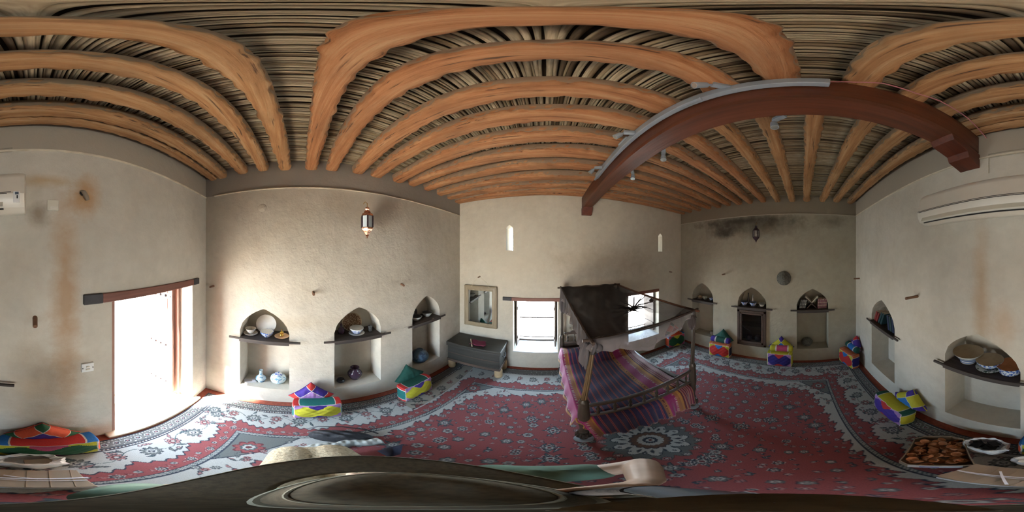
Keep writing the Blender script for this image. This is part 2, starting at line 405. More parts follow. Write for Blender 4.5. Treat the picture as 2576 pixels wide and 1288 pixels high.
# ------------------------------------------------------------------ ceiling: reed mat, logs, girder
k = NT('reed_mat')
at_ = k.n('ShaderNodeAttribute', attribute_name='col'); r2 = k.noise(k.coord((1, .5, 1)), 6, 5, .7); r3 = k.noise(k.coord((1, .06, 1)), 260, 2)
cc_ = k.mix(1.0, at_.outputs['Color'], k.ramp(r3, [(.3, (.62,)*3), (.6, (1.0,)*3)]), 'MULTIPLY')
cc_ = k.mix(k.ramp(r2, [(.46, (0,)*3), (.7, (.6,)*3)]), cc_, (.17, .13, .075))
M['reed'] = k.set(cc_, .75)
b = MB(); x = -1.75; rnd = random.Random(3)
prof = [(0, .62), (.12, .25), (.3, .05), (.5, 0), (.7, .05), (.88, .25), (1, .62)]
while x < 2.72:
    wd = rnd.choice((.010, .013, .016, .018, .022)); zz = 3.045+rnd.uniform(-.004, .007); ph = rnd.uniform(0, 6)
    t_ = rnd.random(); q = rnd.uniform(.72, 1.15)
    cr_ = (.50, .43, .30) if t_ < .5 else ((.40, .32, .20) if t_ < .78 else ((.27, .20, .12) if t_ < .93 else (.12, .085, .05)))
    b.col = tuple(c*q for c in cr_)
    b.grid(lambda u, v, x=x, wd=wd, zz=zz, ph=ph: (x+prof[round(u*6)][0]*wd+.005*sin(v*7+ph)+.002*sin(v*23+ph), -1.0+v*3.5, zz+prof[round(u*6)][1]*wd*.9+.002*sin(v*25+ph)), 6, 24)
    x += wd*1.02+(.005 if rnd.random() < .16 else .0)
b.col = (.05, .035, .02)
b.box((.5, .75, 3.085), (4.6, 3.6, .02))
tag(b.build('ceiling', M['reed'], angle=60, color=True), kind='structure')

def log(x0, y0, x1, y1, wd, ht, seed, m, zb=2.93):
    rn = random.Random(seed); b = MB(); nu, nv = 44, 20
    ph = [rn.uniform(0, 6.28) for _ in range(8)]
    def fn(u, v):
        a = 2*pi*u+pi/nu; x = x0+(x1-x0)*v; y = y0+(y1-y0)*v
        ca, sa = cos(a), sin(a); e = .62
        px = abs(ca)**e*(1 if ca > 0 else -1); pz = abs(sa)**e*(1 if sa > 0 else -1)
        wob = 1+.06*sin(7*v+ph[0]+a)+.035*sin(17*v+ph[1]+2*a)
        edge = (.006*sin(63*v+ph[2])*sin(31*v+ph[3])+.005*sin(151*v+ph[7])-.004*max(0, sin(23*v+ph[5]))**6) if (pz < -.1 and abs(px) > .7) else 0
        dy = .008*sin(3.1*v+ph[4]); dz = .006*sin(4*v+ph[5])
        return (x, y+dy+px*(wd/2*wob+edge), zb+ht/2+dz+pz*(ht/2)*(1+.03*sin(9*v+ph[6])))
    b.grid(fn, nu, 150, flip=True)
    n = nu+1; b.f.append([150*n+i for i in range(nu)]); b.m.append(0); b.c.append((1, 1, 1))
    b.f.append([i for i in range(nu)][::-1]); b.m.append(0); b.c.append((1, 1, 1))
    return b.build('ceiling_log', m, angle=50)
ordn = ['first', 'second', 'third', 'fourth', 'fifth', 'sixth', 'seventh', 'eighth', 'ninth', 'tenth', 'eleventh', 'twelfth', 'thirteenth', 'fourteenth', 'fifteenth', 'sixteenth']
yl = [2.37, 2.25, 2.05, 1.81, 1.545, 1.30, 1.072, .813, .587, .317, .105, -.155, -.37, -.577, -.77, -.875]
wl = [.10, .12, .13, .13, .13, .135, .14, .135, .135, .125, .12, .12, .115, .115, .11, .09]
for i, (y, wd) in enumerate(zip(yl, wl)):
    sl = -.065 if i > 0 and i < 14 else (-.02 if i == 0 else -.03)
    yA = y-sl*1.55; xA = -(1.59-.075*yA)/.9972-.02
    o = log(xA, y+sl*xA, .59, y+sl*.59, wd*1.0, .115, 10+i, M['beam'] if i < 11 else M['beam2'])
    nm = 'orange-brown hewn palm log, %s from the window wall on the side of the copper-lantern wall' % ordn[i]
    if i == 0: nm = 'orange-brown palm log lying against the window wall beside the slit window'
    if i == 15: nm = 'thin palm log lying against the door wall above the plaster line'
    if i == 10: nm = 'broad orange log almost overhead, reaching the wall above the copper lantern side'
    tag(o, nm, 'ceiling beam', 'ceiling logs on the lantern side of the girder')
yr = [2.36, 2.18, 1.94, 1.70, 1.48, 1.28, 1.08, .86, .645, .40, .15, -.10, -.355, -.59, -.82]
for i, y in enumerate(yr):
    o = log(.605, y+(.04 if 0 < i < 12 else 0), 2.70, y, .105, .11, 60+i, M['beam'] if i < 9 else M['beam2'])
    tag(o, 'brown hewn palm log beyond the red girder, %s from the window wall' % ordn[i], 'ceiling beam', 'ceiling logs between the girder and the bookshelf wall')

gt = empty('ceiling_girder', (.59, .75, 2.75), 0, 'dark red squared timber girder carrying the ceiling logs', 'beam')
b = MB()
def gfn(p, y): return (.59+.02*(y-.75)-.59+p[0], y-.75, p[1])
pts = [(-.062, .0), (.062, 0), (.07, .02), (.07, .18), (-.07, .18), (-.07, .02)]
NY = 40
for j in range(NY+1):
    y = -.93+3.365*j/NY
    for p in pts:
        g = gfn((p[0]*(1+.02*sin(7*y)), p[1]+(.004*sin(5*y) if p[1] < .1 else 0)), y); b.v.append(g)
for j in range(NY):
    for i in range(6):
        a = j*6+i; c2 = j*6+(i+1) % 6; b.f.append([a, a+6, c2+6, c2]); b.m.append(0); b.c.append((1, 1, 1))
b.f.append(list(range(6))); b.f.append([NY*6+i for i in range(6)][::-1]); b.m += [0, 0]; b.c += [(1, 1, 1)]*2
b.build('timber', M['girder'], gt, smooth=False)
for (yy, sgn, dx) in ((2.44, -1, .035), (-.935, 1, -.035)):                      # carved end brackets
    b = MB(); L = .30 if sgn == 1 else .12
    prof = [(0, -.12), (0, .0), (L, 0), (L*.93, -.04), (L*.5, -.06), (L*.45, -.10)]
    if sgn == -1: prof = [(0, -.115), (0, 0), (L, 0), (L*.8, -.05), (L*.5, -.115)]
    vs = [(x, yy-.75+sgn*a, z) for x in (dx-.075, dx+.075) for a, z in prof]; n = len(prof)
    b.add(vs, [tuple(range(n)), tuple(range(2*n-1, n-1, -1))]+[(i, n+i, n+(i+1) % n, (i+1) % n) for i in range(n)])
    b.build('end_bracket', M['girder2'], gt, smooth=False, bevel=.004)

# track with spotlights on the girder
b = MB(); b.box((0, 0, 0), (.03, 1.66, .055)); b.box((-.012, .8, -.03), (.02, .1, .02)); b.box((-.012, -.35, -.03), (.02, .12, .015)); b.box((-.012, .2, .03), (.02, .12, .015))
o = b.build('lighting_track', M['track'], bevel=.004); o.location = (.497, .745, 2.875); o.rotation_euler = (0, 0, -.02)
tag(o, 'long pale grey lighting track fixed to the side of the red girder', 'lighting track')
b = MB(); b.box((0, 0, 0), (.024, 1.5, .03)); o = b.build('lighting_track', M['track'], bevel=.004); o.location = (.682, .75, 2.835)
tag(o, 'lighting track on the far side of the red girder', 'lighting track')
def spot(loc, yaw, tilt, side, label, on=True, n=1):
    t = empty('spotlight', loc, yaw, label, 'spotlight', 'track spotlights'); t.scale = (.66,)*3
    b = MB(); b.box((.045, 0, .012), (.105, .042, .038), taper=.92); b.build('gear_box', M['track'], t, bevel=.004)
    R = Matrix.Rotation(-tilt, 4, 'Y')
    b = MB(); b.lathe([(.012, .0), (.012, -.02), (.024, -.026), (.027, -.05), (.030, -.095), (.026, -.095), (.02, -.075), (.004, -.07)], rot=R)
    h = b.build('lamp_head', M['track'], t); h.location = (.098, 0, -.002)
    b = MB(); b.lathe([(.0001, -.083), (.012, -.086), (.0001, -.09)], n=12, rot=R); g = b.build('bulb', M['bulb'] if on else M['reflector'], h)
    b = MB(); b.lathe([(.025, -.094), (.018, -.078), (.003, -.072)], rot=R); b.build('reflector', M['reflector'], h)
spot((.482, .225, 2.885), radians(140), radians(62), 1, 'grey track spotlight nearest the middle of the ceiling, lit bulb showing')
spot((.482, .79, 2.865), radians(155), radians(48), 1, 'middle grey track spotlight on the near side of the girder')
spot((.482, 1.335, 2.85), radians(155), radians(40), 1, 'grey track spotlight at the window end of the near track')
spot((.675, .07, 2.785), radians(55), radians(-8), -1, 'grey spotlight hanging below the girder, nearest the wall air conditioner', False)
spot((.675, .76, 2.775), radians(50), radians(-15), -1, 'grey spotlight peeping below the girder, middle of the far three', False)
spot((.675, 1.15, 2.77), radians(50), radians(-15), -1, 'small grey spotlight below the girder closest to the window wall', False)
b = MB(); P = [(.49, -.085, 2.905), (.47, -.16, 2.90), (.455, -.25, 2.925), (.45, -.38, 2.915), (.44, -.5, 2.935), (.43, -.7, 2.93), (.43, -.925, 2.90)]
b.tube(P, .0035, 6); tag(b.build('electric_wire', M['wire']), 'thin pink electric wire running from the track along the girder', 'wire')

# ------------------------------------------------------------------ door and windows
loc, rz = wf('D', 0, 0, 0)
t = empty('door_1', loc, rz); t['kind'] = 'structure'
b = MB(); b.box((.506, .06, .86), (.032, .09, 1.68)); b.box((1.37, .19, .86), (.03, .06, 1.68)); b.box((.935, .18, 1.685), (.86, .07, .03)); b.build('door_frame', M['door'], t, smooth=False, bevel=.004)
for (sx0, sgn) in ((1.345, 1), (.535, -1)):
    b = MB(); L = .43
    for i in range(5): b.box((sx0, .21+L*(i+.5)/5, .87), (.028, L/5-.004, 1.62))
    b.box((sx0-.02*sgn, .225, .87), (.03, .03, 1.62)); 
    for z in (.25, .9, 1.55): b.box((sx0-.016*sgn, .21+L/2, z), (.012, L, .07))
    lf = b.build('door_leaf', M['door'], t, smooth=False, bevel=.003)
    b = MB()
    for z in (.25, .9, 1.55):
        for i in range(5): b.lathe([(.017, 0), (.013, .012), (.0001, .018)], c=(sx0-.022*sgn, .24+L*i/5.3, z), n=10, rot=Matrix.Rotation(-pi/2*sgn, 4, 'Y'))
    b.build('iron_stud', M['iron'], lf)
b = MB(); b.box((.935, .25, .0), (.93, .6, .06)); b.box((.935, -.025, .012), (1.0, .09, .05))
o = b.build('trim_4', M['stone'], smooth=False, bevel=.008); o.location = loc; o.rotation_euler = (0, 0, rz); tag(o, kind='structure')
b = MB(); b.box((1.2, 1.6, -.06), (4, 2.4, .1)); o = b.build('ground_outside', M['stone'], smooth=False); o.location = loc; o.rotation_euler = (0, 0, rz); tag(o, kind='structure')
def lintel(n, wn, s0, s1, z0, z1, e0, e1):
    l2, r2 = wf(wn, 0, 0, 0); t = empty('trim_%d' % n, l2, r2); t['kind'] = 'structure'
    b = MB(); b.box(((s0+e0+s1-e1)/2, .10, (z0+z1)/2), (s1-s0-e0-e1, .235, z1-z0)); b.build('timber', M['lintel'], t, smooth=False, bevel=.005)
    b = MB()
    if e0: b.box((s0+e0/2, .10, (z0+z1)/2), (e0, .24, z1-z0+.002))
    if e1: b.box((s1-e1/2, .10, (z0+z1)/2), (e1, .24, z1-z0+.002))
    if e0 or e1: b.build('dark_end', M['lintel_end'], t, smooth=False, bevel=.004)
lintel(5, 'D', .295, 1.49, 1.70, 1.762, .125, .10)
lintel(6, 'B', -.65, .32, 1.30, 1.355, .14, 0)
lintel(7, 'B', 1.25, 2.04, 1.30, 1.355, 0, 0)
def window(n, s0, s1, z0, z1, grille):
    l2, r2 = wf('B', 0, 0, 0); t = empty('window_%d' % n, l2, r2); t['kind'] = 'structure'
    b = MB(); y = .44; zc = (z0+z1)/2
    for s_ in (s0+.02, s1-.02): b.box((s_, y, zc), (.04, .05, z1-z0))
    for z in (z0+.02, z1-.02): b.box(((s0+s1)/2, y, z), (s1-s0, .05, .04))
    b.box(((s0+s1)/2, y, z0+.085), (s1-s0, .02, .018)); b.box(((s0+s1)/2, y, z0+.50), (s1-s0, .022, .022))
    b.build('window_frame', M['dark'], t, smooth=False, bevel=.003)
    for i in range(grille):
        s_ = s0+.04+(s1-s0-.08)*(i+.5)/grille
        b = MB(); b.tube([(s_, y, z0+.03), (s_, y, z1-.03)], .0045, 6); b.build('grille_bar', M['iron'], t)
    for (s_, sg) in ((s0, 1), (s1, -1)):
        b = MB(); b.box((s_+sg*.03, .27, zc+.02), (.022, .30, z1-z0-.06)); b.box((s_+sg*.045, .27, zc+.3), (.012, .28, .05)); b.box((s_+sg*.045, .27, zc-.25), (.012, .28, .05))
        b.build('shutter', M['darkz'], t, smooth=False, bevel=.003)
    b = MB(); b.box(((s0+s1)/2, .21, z0+.004), (s1-s0, .44, .012)); b.build('window_sill', M['sillm'], t, smooth=False)
M['sillm'] = simple('sill_plaster', (.42, .42, .42), .7, bump=.008)
window(1, -.487, .187, .355, 1.30, 0); window(2, 1.366, 2.04, .355, 1.30, 6)

# ------------------------------------------------------------------ carpet
def paint_carpet():
    NX, NYc = 740, 560
    yb, yt = -.935+.085, 2.44-.085
    J, I = np.meshgrid(np.linspace(0, 1, NYc), np.linspace(0, 1, NX), indexing='ij')
    Y = yb+(yt-yb)*J; XL = -(1.59-.075*Y)/.9972+.085; XR = np.full_like(Y, 2.68-.085)
    X = XL+(XR-XL)*I
    d = np.minimum(np.minimum(Y-(-.935), 2.44-Y), np.minimum(X-(XL-.085), 2.68-X))
    ax = np.where((np.minimum(Y+.935, 2.44-Y) < np.minimum(X-XL+.085, 2.68-X)), X, Y)      # coordinate along the nearest edge
    red = np.array((.205, .048, .052)); cream = np.array((.33, .345, .34)); navy = np.array((.018, .026, .045)); grey = np.array((.095, .11, .11))
    brown = np.array((.07, .04, .032)); pink = np.array((.25, .13, .13)); dred = np.array((.09, .018, .025)); teal = np.array((.045, .075, .085))
    img = np.empty(X.shape+(3,)); img[:] = red
    def put(mask, col): img[mask] = col
    sc = lambda per, amp: amp*np.abs(np.sin(pi*ax/per))**.6
    # outer guard band
    put(d < .205, grey*.9+brown*.25); put(d < .10, navy)
    put((d > .195) & (d < .207), navy); put((d > .207) & (d < .222), cream); put((d > .207) & (d < .222) & (np.sin(ax*2*pi/.022) > .2), brown)
    put((d > .098) & (d < .110) & (np.sin(ax*2*pi/.022) > -.2), cream)
    # wide cream band with scalloped inner edge
    e = .40+sc(.36, .085)+.012*np.sin(ax*2*pi/.06)
    put((d > .222) & (d < e+.012), navy); put((d > .230) & (d < e), cream)
    # rope line
    put((d > .585) & (d < .625), navy); put((d > .592) & (d < .618), cream*.9); put((d > .592) & (d < .618) & (np.sin((ax+d)*2*pi/.02) > .1), teal)
    # field edge: scalloped cream spandrels, deeper at the corners
    cx, cy = .565, .752; dxm = np.abs(X-cx); dym = np.abs(Y-cy)
    hw, hh = 2.68-.61-cx, 2.44-.61-cy
    u_ = hw-dxm; v_ = hh-dym; md = np.minimum(u_, v_); mo = np.maximum(u_, v_)
    dep = .045+.34*np.exp(-mo/.42)+.022*np.sin((u_-v_)*2*pi/.17)+.012*np.sin((u_-v_)*2*pi/.06)
    F = d > .625
    put(F & (md < dep+.012), navy); put(F & (md < dep), cream)
    put(F & (u_+v_ < .36), grey); 
    put(F & (np.abs(u_+v_-.36) < .008), navy)
    st = lambda x0, y0, R: (slice(max(0, int((y0-R-yb)/(yt-yb)*NYc)-1), max(0, int((y0+R-yb)/(yt-yb)*NYc)+2)),
                            slice(max(0, int((x0-R+1.52)/(4.12)*NX)-14), max(0, int((x0+R+1.52)/(4.12)*NX)+14)))
    def rosette(x0, y0, R, n, cols, rot=0, dep_=.22, sq=1.0, ang=0):
        s_ = st(x0, y0, R*1.25)
        x_ = X[s_]-x0; y_ = Y[s_]-y0; ca, sa = cos(ang), sin(ang); xr = x_*ca+y_*sa; yr_ = (-x_*sa+y_*ca)/sq
        r = np.sqrt(xr**2+yr_**2); th = np.arctan2(yr_, xr)+rot; sub = img[s_]
        for (f, c, petal) in cols:
            lim = R*f*(1-dep_*petal+dep_*petal*np.abs(np.cos(n*th/2)))
            sub[r < lim] = c
    def leaf(x0, y0, L, Wd, ang, c, oc=navy):
        s_ = st(x0, y0, L); x_ = X[s_]-x0; y_ = Y[s_]-y0; ca, sa = cos(ang), sin(ang)
        p = (x_*ca+y_*sa)/L; q = (-x_*sa+y_*ca)/Wd; q = q-.35*p*p
        sub = img[s_]; m = np.abs(p)+np.abs(q)**1.4
        sub[m < 1.25] = oc; sub[m < .8] = c
    def vine(pts, wd, c):
        for k_ in range(len(pts)-1):
            a = np.array(pts[k_]); b_ = np.array(pts[k_+1]); n = max(1, int(np.hypot(*(b_-a))/.006))
            for t_ in range(n):
                q = a+(b_-a)*t_/n; s_ = st(q[0], q[1], wd*2); sub = img[s_]
                sub[(X[s_]-q[0])**2+(Y[s_]-q[1])**2 < wd*wd] = c
    creamd = cream*.78; fl_cream = [(1.0, navy, 1), (.84, creamd, 1), (.45, grey, .5), (.3, navy, .3), (.16, pink, 0)]
    fl_dark = [(1.0, cream, 1), (.88, navy, 1), (.62, grey, .8), (.42, cream, .6), (.25, dred, 0)]
    fl_red = [(1.0, navy, 1), (.85, pink, 1), (.5, dred, .6), (.25, cream, .2)]
    fl_grey = [(1.0, navy, 1), (.86, grey, 1), (.5, cream, .8), (.3, navy, .3), (.15, cream, 0)]
    rn = random.Random(5)
    # border flowers, following the four sides
    def along(side, t_, dd):
        if side == 0: return (t_, -.935+dd)
        if side == 1: return (t_, 2.44-dd)
        if side == 2: return (2.68-dd, t_)
        return (-(1.59-.075*t_)/.9972+dd, t_)
    for side in range(4):
        lo, hi = (-1.5, 2.6) if side < 2 else (-.9, 2.4)
        t_ = lo+.1
        while t_ < hi:
            okc = (min(t_-lo, hi-t_) > .3)
            p = along(side, t_, .152); rosette(*p, .024, 6, [(1, cream, 1), (.7, navy, 1), (.3, pink, 0)])
            for dd in (-.026, .026):
                p = along(side, t_+.035, .152+dd); leaf(*p, .016, .006, rn.uniform(0, 3), cream, navy)
            t_ += .074
        t_ = lo+.26; kk = 0
        pv = []
        while t_ < hi-.2:
            p = along(side, t_, .33 if kk % 2 else .35)
            rosette(*p, .062 if kk % 2 == 0 else .05, 8 if kk % 2 else 10, (fl_grey, fl_red)[kk % 2], rot=kk, dep_=.35)
            for j_ in range(5):
                q = along(side, t_+rn.uniform(-.09, .09), .33+rn.choice((-.075, .07, -.05, .085))+rn.uniform(-.01, .01))
                if j_ < 3: leaf(*q, rn.uniform(.022, .034), .011, rn.uniform(0, 6.3), (grey, teal, pink)[j_ % 3])
                else: rosette(*q, .016, 5, [(1, navy, 1), (.75, pink, 1), (.3, cream, 0)], dep_=.3)
            t_ += .18; kk += 1
        t_ = lo+.3
        vp = []
        while t_ < hi-.25:
            vp.append(along(side, t_, .33+.05*sin(t_*2*pi/.36))); t_ += .02
        vine(vp, .0035, teal)
        t_ = lo+.35; kk = 0
        while t_ < hi-.25:                                       # red band between cream band and rope line
            q = along(side, t_, .535+.02*(kk % 2)); rosette(*q, .026 if kk % 2 else .018, 6, (fl_cream, fl_dark)[kk % 2], dep_=.3)
            q = along(side, t_+.04, .55); leaf(*q, .02, .007, rn.uniform(0, 3), pink, dred)
            t_ += .085; kk += 1
    # field flowers, mirrored in four quarters
    def four(fn, dx, dy, *a, **kw):
        for sx_ in (1, -1):
            for sy_ in (1, -1): fn(cx+sx_*dx, cy+sy_*dy, *a, **kw)
    # curls along the spandrel
    for i in range(60):
        t_ = i/60
    fl = []
    tries = 0
    while len(fl) < 190 and tries < 6000:
        tries += 1
        dx, dy = rn.uniform(0, hw-.04), rn.uniform(0, hh-.04)
        uu, vv_ = hw-dx, hh-dy
        if min(uu, vv_) < .07+.34*exp(-max(uu, vv_)/.42): continue
        if dx*dx+dy*dy < .33**2: continue
        R = rn.choice((.014, .018, .02, .024, .028, .04, .05))
        if any((dx-a)**2+(dy-b_)**2 < (R+c_+.008)**2 for a, b_, c_ in fl): continue
        fl.append((dx, dy, R))
    for i, (dx, dy, R) in enumerate(fl):
        if R > .04: 
            for a_ in range(6): four(leaf, dx+.05*cos(a_), dy+.05*sin(a_), .026, .009, a_, teal)
            four(rosette, dx, dy, R, 8, (fl_grey, fl_dark)[i % 2], dep_=.4)
        elif R > .025: four(rosette, dx, dy, R, 6, (fl_cream, fl_dark, fl_grey)[i % 3], dep_=.3)
        else:
            if i % 3 == 0: four(rosette, dx, dy, R, 5, (fl_cream, fl_red)[i % 2], dep_=.3)
            else:
                a_ = rn.uniform(0, 6.28)
                for q in (-.7, 0, .7): four(leaf, dx+R*.8*cos(a_+q), dy+R*.8*sin(a_+q), R*.75, R*.3, a_+q, (creamd, pink, teal)[i % 3] if q else (pink, creamd)[i % 2])
    # spandrel flowers on the cream and grey ground
    for i in range(90):
        dx, dy = hw-rn.uniform(.02, .55), hh-rn.uniform(.02, .5); uu, vv_ = hw-dx, hh-dy
        if min(uu, vv_) > .02+.30*exp(-max(uu, vv_)/.42): continue
        if uu+vv_ < .3: continue
        if i % 3: four(leaf, dx, dy, .022, .008, rn.uniform(0, 6.28), (teal, pink, grey)[i % 3])
        else: four(rosette, dx, dy, .022, 6, (fl_red, fl_grey)[i % 2], dep_=.3)
    four(rosette, hw-.13, hh-.12, .09, 8, [(1, dred, 1), (.85, red, 1), (.55, teal, .7), (.4, cream, 1), (.2, dred, 0)], dep_=.3)
    # centre medallion
    rosette(cx, cy, .30, 16, [(1, brown, 1), (.97, grey*.9, 1)], dep_=.16)
    for a_ in range(16):
        th = 2*pi*a_/16
        rosette(cx+.275*cos(th), cy+.275*sin(th), .028, 6, fl_red if a_ % 2 else fl_grey, dep_=.3)
    rosette(cx, cy, .235, 12, [(1, navy, 1), (.965, cream, 1)], dep_=.3)
    for a_ in range(16):
        th = 2*pi*(a_+.5)/16
        leaf(cx+.165*cos(th), cy+.165*sin(th), .024, .010, th, navy, grey)
        rosette(cx+.195*cos(th+.2), cy+.195*sin(th+.2), .011, 5, [(1, navy, .5), (.4, cream, 0)])
    rosette(cx, cy, .130, 16, [(1, navy, 1), (.95, brown, 1), (.85, brown+np.array((.03, .01, 0)), 1), (.62, cream, 1), (.54, cream, .8), (.36, navy, 1), (.2, cream, .6), (.1, dred, 0)], dep_=.12)
    # small flowers near the medallion
    for a_ in range(12):
        th = 2*pi*(a_+.5)/12; rosette(cx+.38*cos(th), cy+.38*sin(th), .034, 8, fl_cream if a_ % 2 else fl_dark, dep_=.3)
    # pale seam where two carpets meet near the left wall
    put((np.abs(X+1.04) < .007) & (Y > 1.0), cream)
    put((X < -1.047) & (Y > 1.0) & (d > .222) & (d < 2), img[(X < -1.047) & (Y > 1.0) & (d > .222) & (d < 2)]*np.array((.72, .64, .55)))
    V = np.stack([X, Y, np.full_like(X, .010)], -1).reshape(-1, 3).astype(np.float32)
    V[:, 2] += (.0015*np.sin(X*11+Y*3)*np.sin(Y*9)).ravel()
    a = (np.arange(NYc-1)[:, None]*NX+np.arange(NX-1)[None, :]).ravel()
    Fc = np.stack([a, a+1, a+NX+1, a+NX], -1).astype(np.int32)
    me = bpy.data.meshes.new('carpet'); me.vertices.add(len(V)); me.vertices.foreach_set('co', V.ravel())
    me.loops.add(len(Fc)*4); me.loops.foreach_set('vertex_index', Fc.ravel())
    me.polygons.add(len(Fc)); me.polygons.foreach_set('loop_start', np.arange(0, len(Fc)*4, 4, dtype=np.int32))
    try: me.polygons.foreach_set('loop_total', np.full(len(Fc), 4, np.int32))
    except Exception: pass
    me.update(calc_edges=True)
    ca = me.color_attributes.new('col', 'FLOAT_COLOR', 'POINT')
    arr = np.ones((len(V), 4), np.float32); arr[:, :3] = img.reshape(-1, 3); ca.data.foreach_set('color', arr.ravel())
    me.materials.append(attr_mat('carpet_wool', .95, noise=.25, bump=.002, scale=220, sheen=.15))
    o = bpy.data.objects.new('carpet', me); C.objects.link(o)
    tag(o, 'large red patterned carpet with cream flowered border covering the floor', 'carpet')
paint_carpet()

# ------------------------------------------------------------------ cushions
Y_ = lin((205, 200, 45)); PU = lin((66, 38, 150)); TE = lin((15, 112, 108)); LI = lin((176, 132, 196)); RE = lin((205, 45, 42))
OR = lin((238, 92, 52)); GR = lin((20, 88, 48)); BL = lin((28, 120, 200)); DB = lin((38, 28, 125)); PK = lin((200, 75, 120)); WH = lin((225, 220, 210)); NB = lin((22, 22, 60)); PE = lin((240, 130, 80)); DG = lin((12, 85, 72))
M['cushion'] = attr_mat('patchwork_cotton', .8, noise=.2, bump=.003, scale=120)
def bowtie(main, up, dn, side, pip=WH):
    """two joined blobs across the face with wedges above and below, patches at the corners"""
    def f(u, v):
        r = abs(u)
        lim = .86-.50*max(0, 1-r/.42)-.55*max(0, (r-.55)/.45)
        if abs(v) < lim: return main
        if r < .34: return up if v > 0 else dn
        return side
    return f
def cushion(parent_name, label, group, wn, s, off, z, size, cols, yaw=0, tilt=0, roll=0, kind='block', cat='cushion'):
    """size=(width, height, depth); cols = dict(front, corner, top, side, pipe)"""
    l_, r_ = wf(wn, s, off, z)
    W_, H_, D_ = size; b = MB(); N = 46
    front = cols['front']; co = cols['corner']; tp = cols['top']; sd_ = cols['side']; pip = cols.get('pipe', WH)
    rn = random.Random(int(abs(s)*1000+z*77)); p1, p2, p3 = [rn.uniform(0, 6.28) for _ in range(3)]
    def puff(x, y, z_):
        x0, y0, z0 = x, y, z_
        e = 3.2 if kind == 'block' else 2.6
        m = (abs(x)**e+abs(y)**e+abs(z_)**e)**(1/e); mm = max(abs(x), abs(y), abs(z_))
        k_ = mm/m; t_ = .45 if kind == 'block' else .25
        k_ = 1-t_+t_*k_
        if kind == 'block':
            x, y, z_ = x*k_, y*k_, z_*k_
            y *= 1.0+.35*(1-x0*x0)*(1-z0*z0)
            z_ *= 1-.07*(1-x0*x0)*(abs(z0))
            x *= 1-.05*(1-z0*z0)
        else:
            th = sqrt(max(0, 1-abs(x0)**3.5))*sqrt(max(0, 1-abs(z0)**3.5)); y = y*(.08+1.0*th)
            x *= 1-.09*(1-z0*z0); z_ *= 1-.09*(1-x0*x0)
        wr = .03*sin(7*x0+p1+3*z0)*cos(6*z0+p2)+.018*sin(16*x0+p3)*cos(13*z0)
        return Vector((x*W_/2, y*D_/2*(1+wr*2)+wr*.01, z_*H_/2+wr*.008))
    faces = [('front', lambda a, c: (a, -1, c)), ('back', lambda a, c: (-a, 1, c)), ('top', lambda a, c: (a, c, 1)), ('bot', lambda a, c: (a, -c, -1)), ('left', lambda a, c: (-1, -a, c)), ('right', lambda a, c: (1, a, c))]
    for nm, g in faces:
        def colf(u, v, nm=nm):
            a, c = 2*u-1, 2*v-1
            if nm in ('front', 'back'):
                if kind != 'block':
                    return front(a, c)
                return front(a/.97, c/.97) if max(abs(a), abs(c)) < .955 else pip
            if kind != 'block': return sd_
            if nm in ('top', 'bot'):
                if abs(abs(a)-.72) < .03: return pip
                return co if abs(a) > .72 else (tp if nm == 'top' else sd_)
            if abs(abs(c)-.66) < .035: return pip
            return co if abs(c) > .66 else sd_
        b.grid(lambda u, v, g=g: puff(*g(2*u-1, 2*v-1)), N if kind == 'block' else 48, N if kind == 'block' else (48 if nm in ('front', 'back') else 2), colf)
    o = b.build(parent_name, M['cushion'], color=True, angle=75)
    # weld the shared borders so the shape is one closed skin
    bm = bmesh.new(); bm.from_mesh(o.data); bmesh.ops.remove_doubles(bm, verts=bm.verts, dist=.0008); bm.to_mesh(o.data); bm.free()
    R = Matrix.Rotation(r_+yaw, 4, 'Z') @ Matrix.Rotation(tilt, 4, 'X') @ Matrix.Rotation(roll, 4, 'Y')
    o.matrix_world = Matrix.Translation(Vector(l_)) @ R
    return tag(o, label, cat, group)
def cross(c_mid, c_corner, c_side, pip=WH):
    def f(a, c):
        g = .34
        if abs(abs(a)-g) < .03 or abs(abs(c)-g) < .03: return pip
        if abs(a) < g and abs(c) < g: return c_mid
        if abs(a) > g and abs(c) > g: return c_corner
        return c_side
    return f
def corner_cross(c_corner, c_side, c_mid, pip=WH):
    def f(a, c):
        g = .52
        if abs(abs(a)-g) < .03 or abs(abs(c)-g) < .03: return pip
        if abs(a) > g and abs(c) > g: return c_corner
        if abs(a) < g and abs(c) < g: return c_mid
        return c_side
    return f
def bolster(label, wn, s, off, z, L, r, cm, ce, yaw=0, group='bolster cushions'):
    l_, r_ = wf(wn, s, off, z); b = MB(); n = 28
    prof = [(-.5, .0), (-.5, .55), (-.485, .85), (-.45, 1)]+[(-.45+.9*i/14, 1+.02*sin(i*2)) for i in range(1, 14)]+[(.45, 1), (.485, .85), (.5, .55), (.5, 0)]
    m = len(prof)-1
    def colf(u, v):
        x = prof[min(m, int(v*m))][0]
        if abs(abs(x)-.27) < .02: return WH
        return cm if abs(x) < .27 else ce
    b.grid(lambda u, v: (prof[round(v*m)][0]*L, cos(2*pi*u)*prof[round(v*m)][1]*r, sin(2*pi*u)*prof[round(v*m)][1]*r*.96), n, m, colf)
    o = b.build('bolster', M['cushion'], color=True, angle=60)
    o.location = l_; o.rotation_euler = (0, 0, r_+yaw); return tag(o, label, 'cushion', group)
def cfront(c): return lambda a, b_: c
G1, G2 = 'patchwork seat cushions', 'square cushions leaning behind'
DSZ = (.30, .30, .12)
def dia(label, wn, s, off, z, fr, side, yaw=0, lean=.25, size=DSZ): return cushion('square_cushion', label, G2, wn, s, off, z, size, dict(front=fr, corner=side, top=side, side=side), yaw=yaw, tilt=-lean, roll=pi/4, kind='flat')
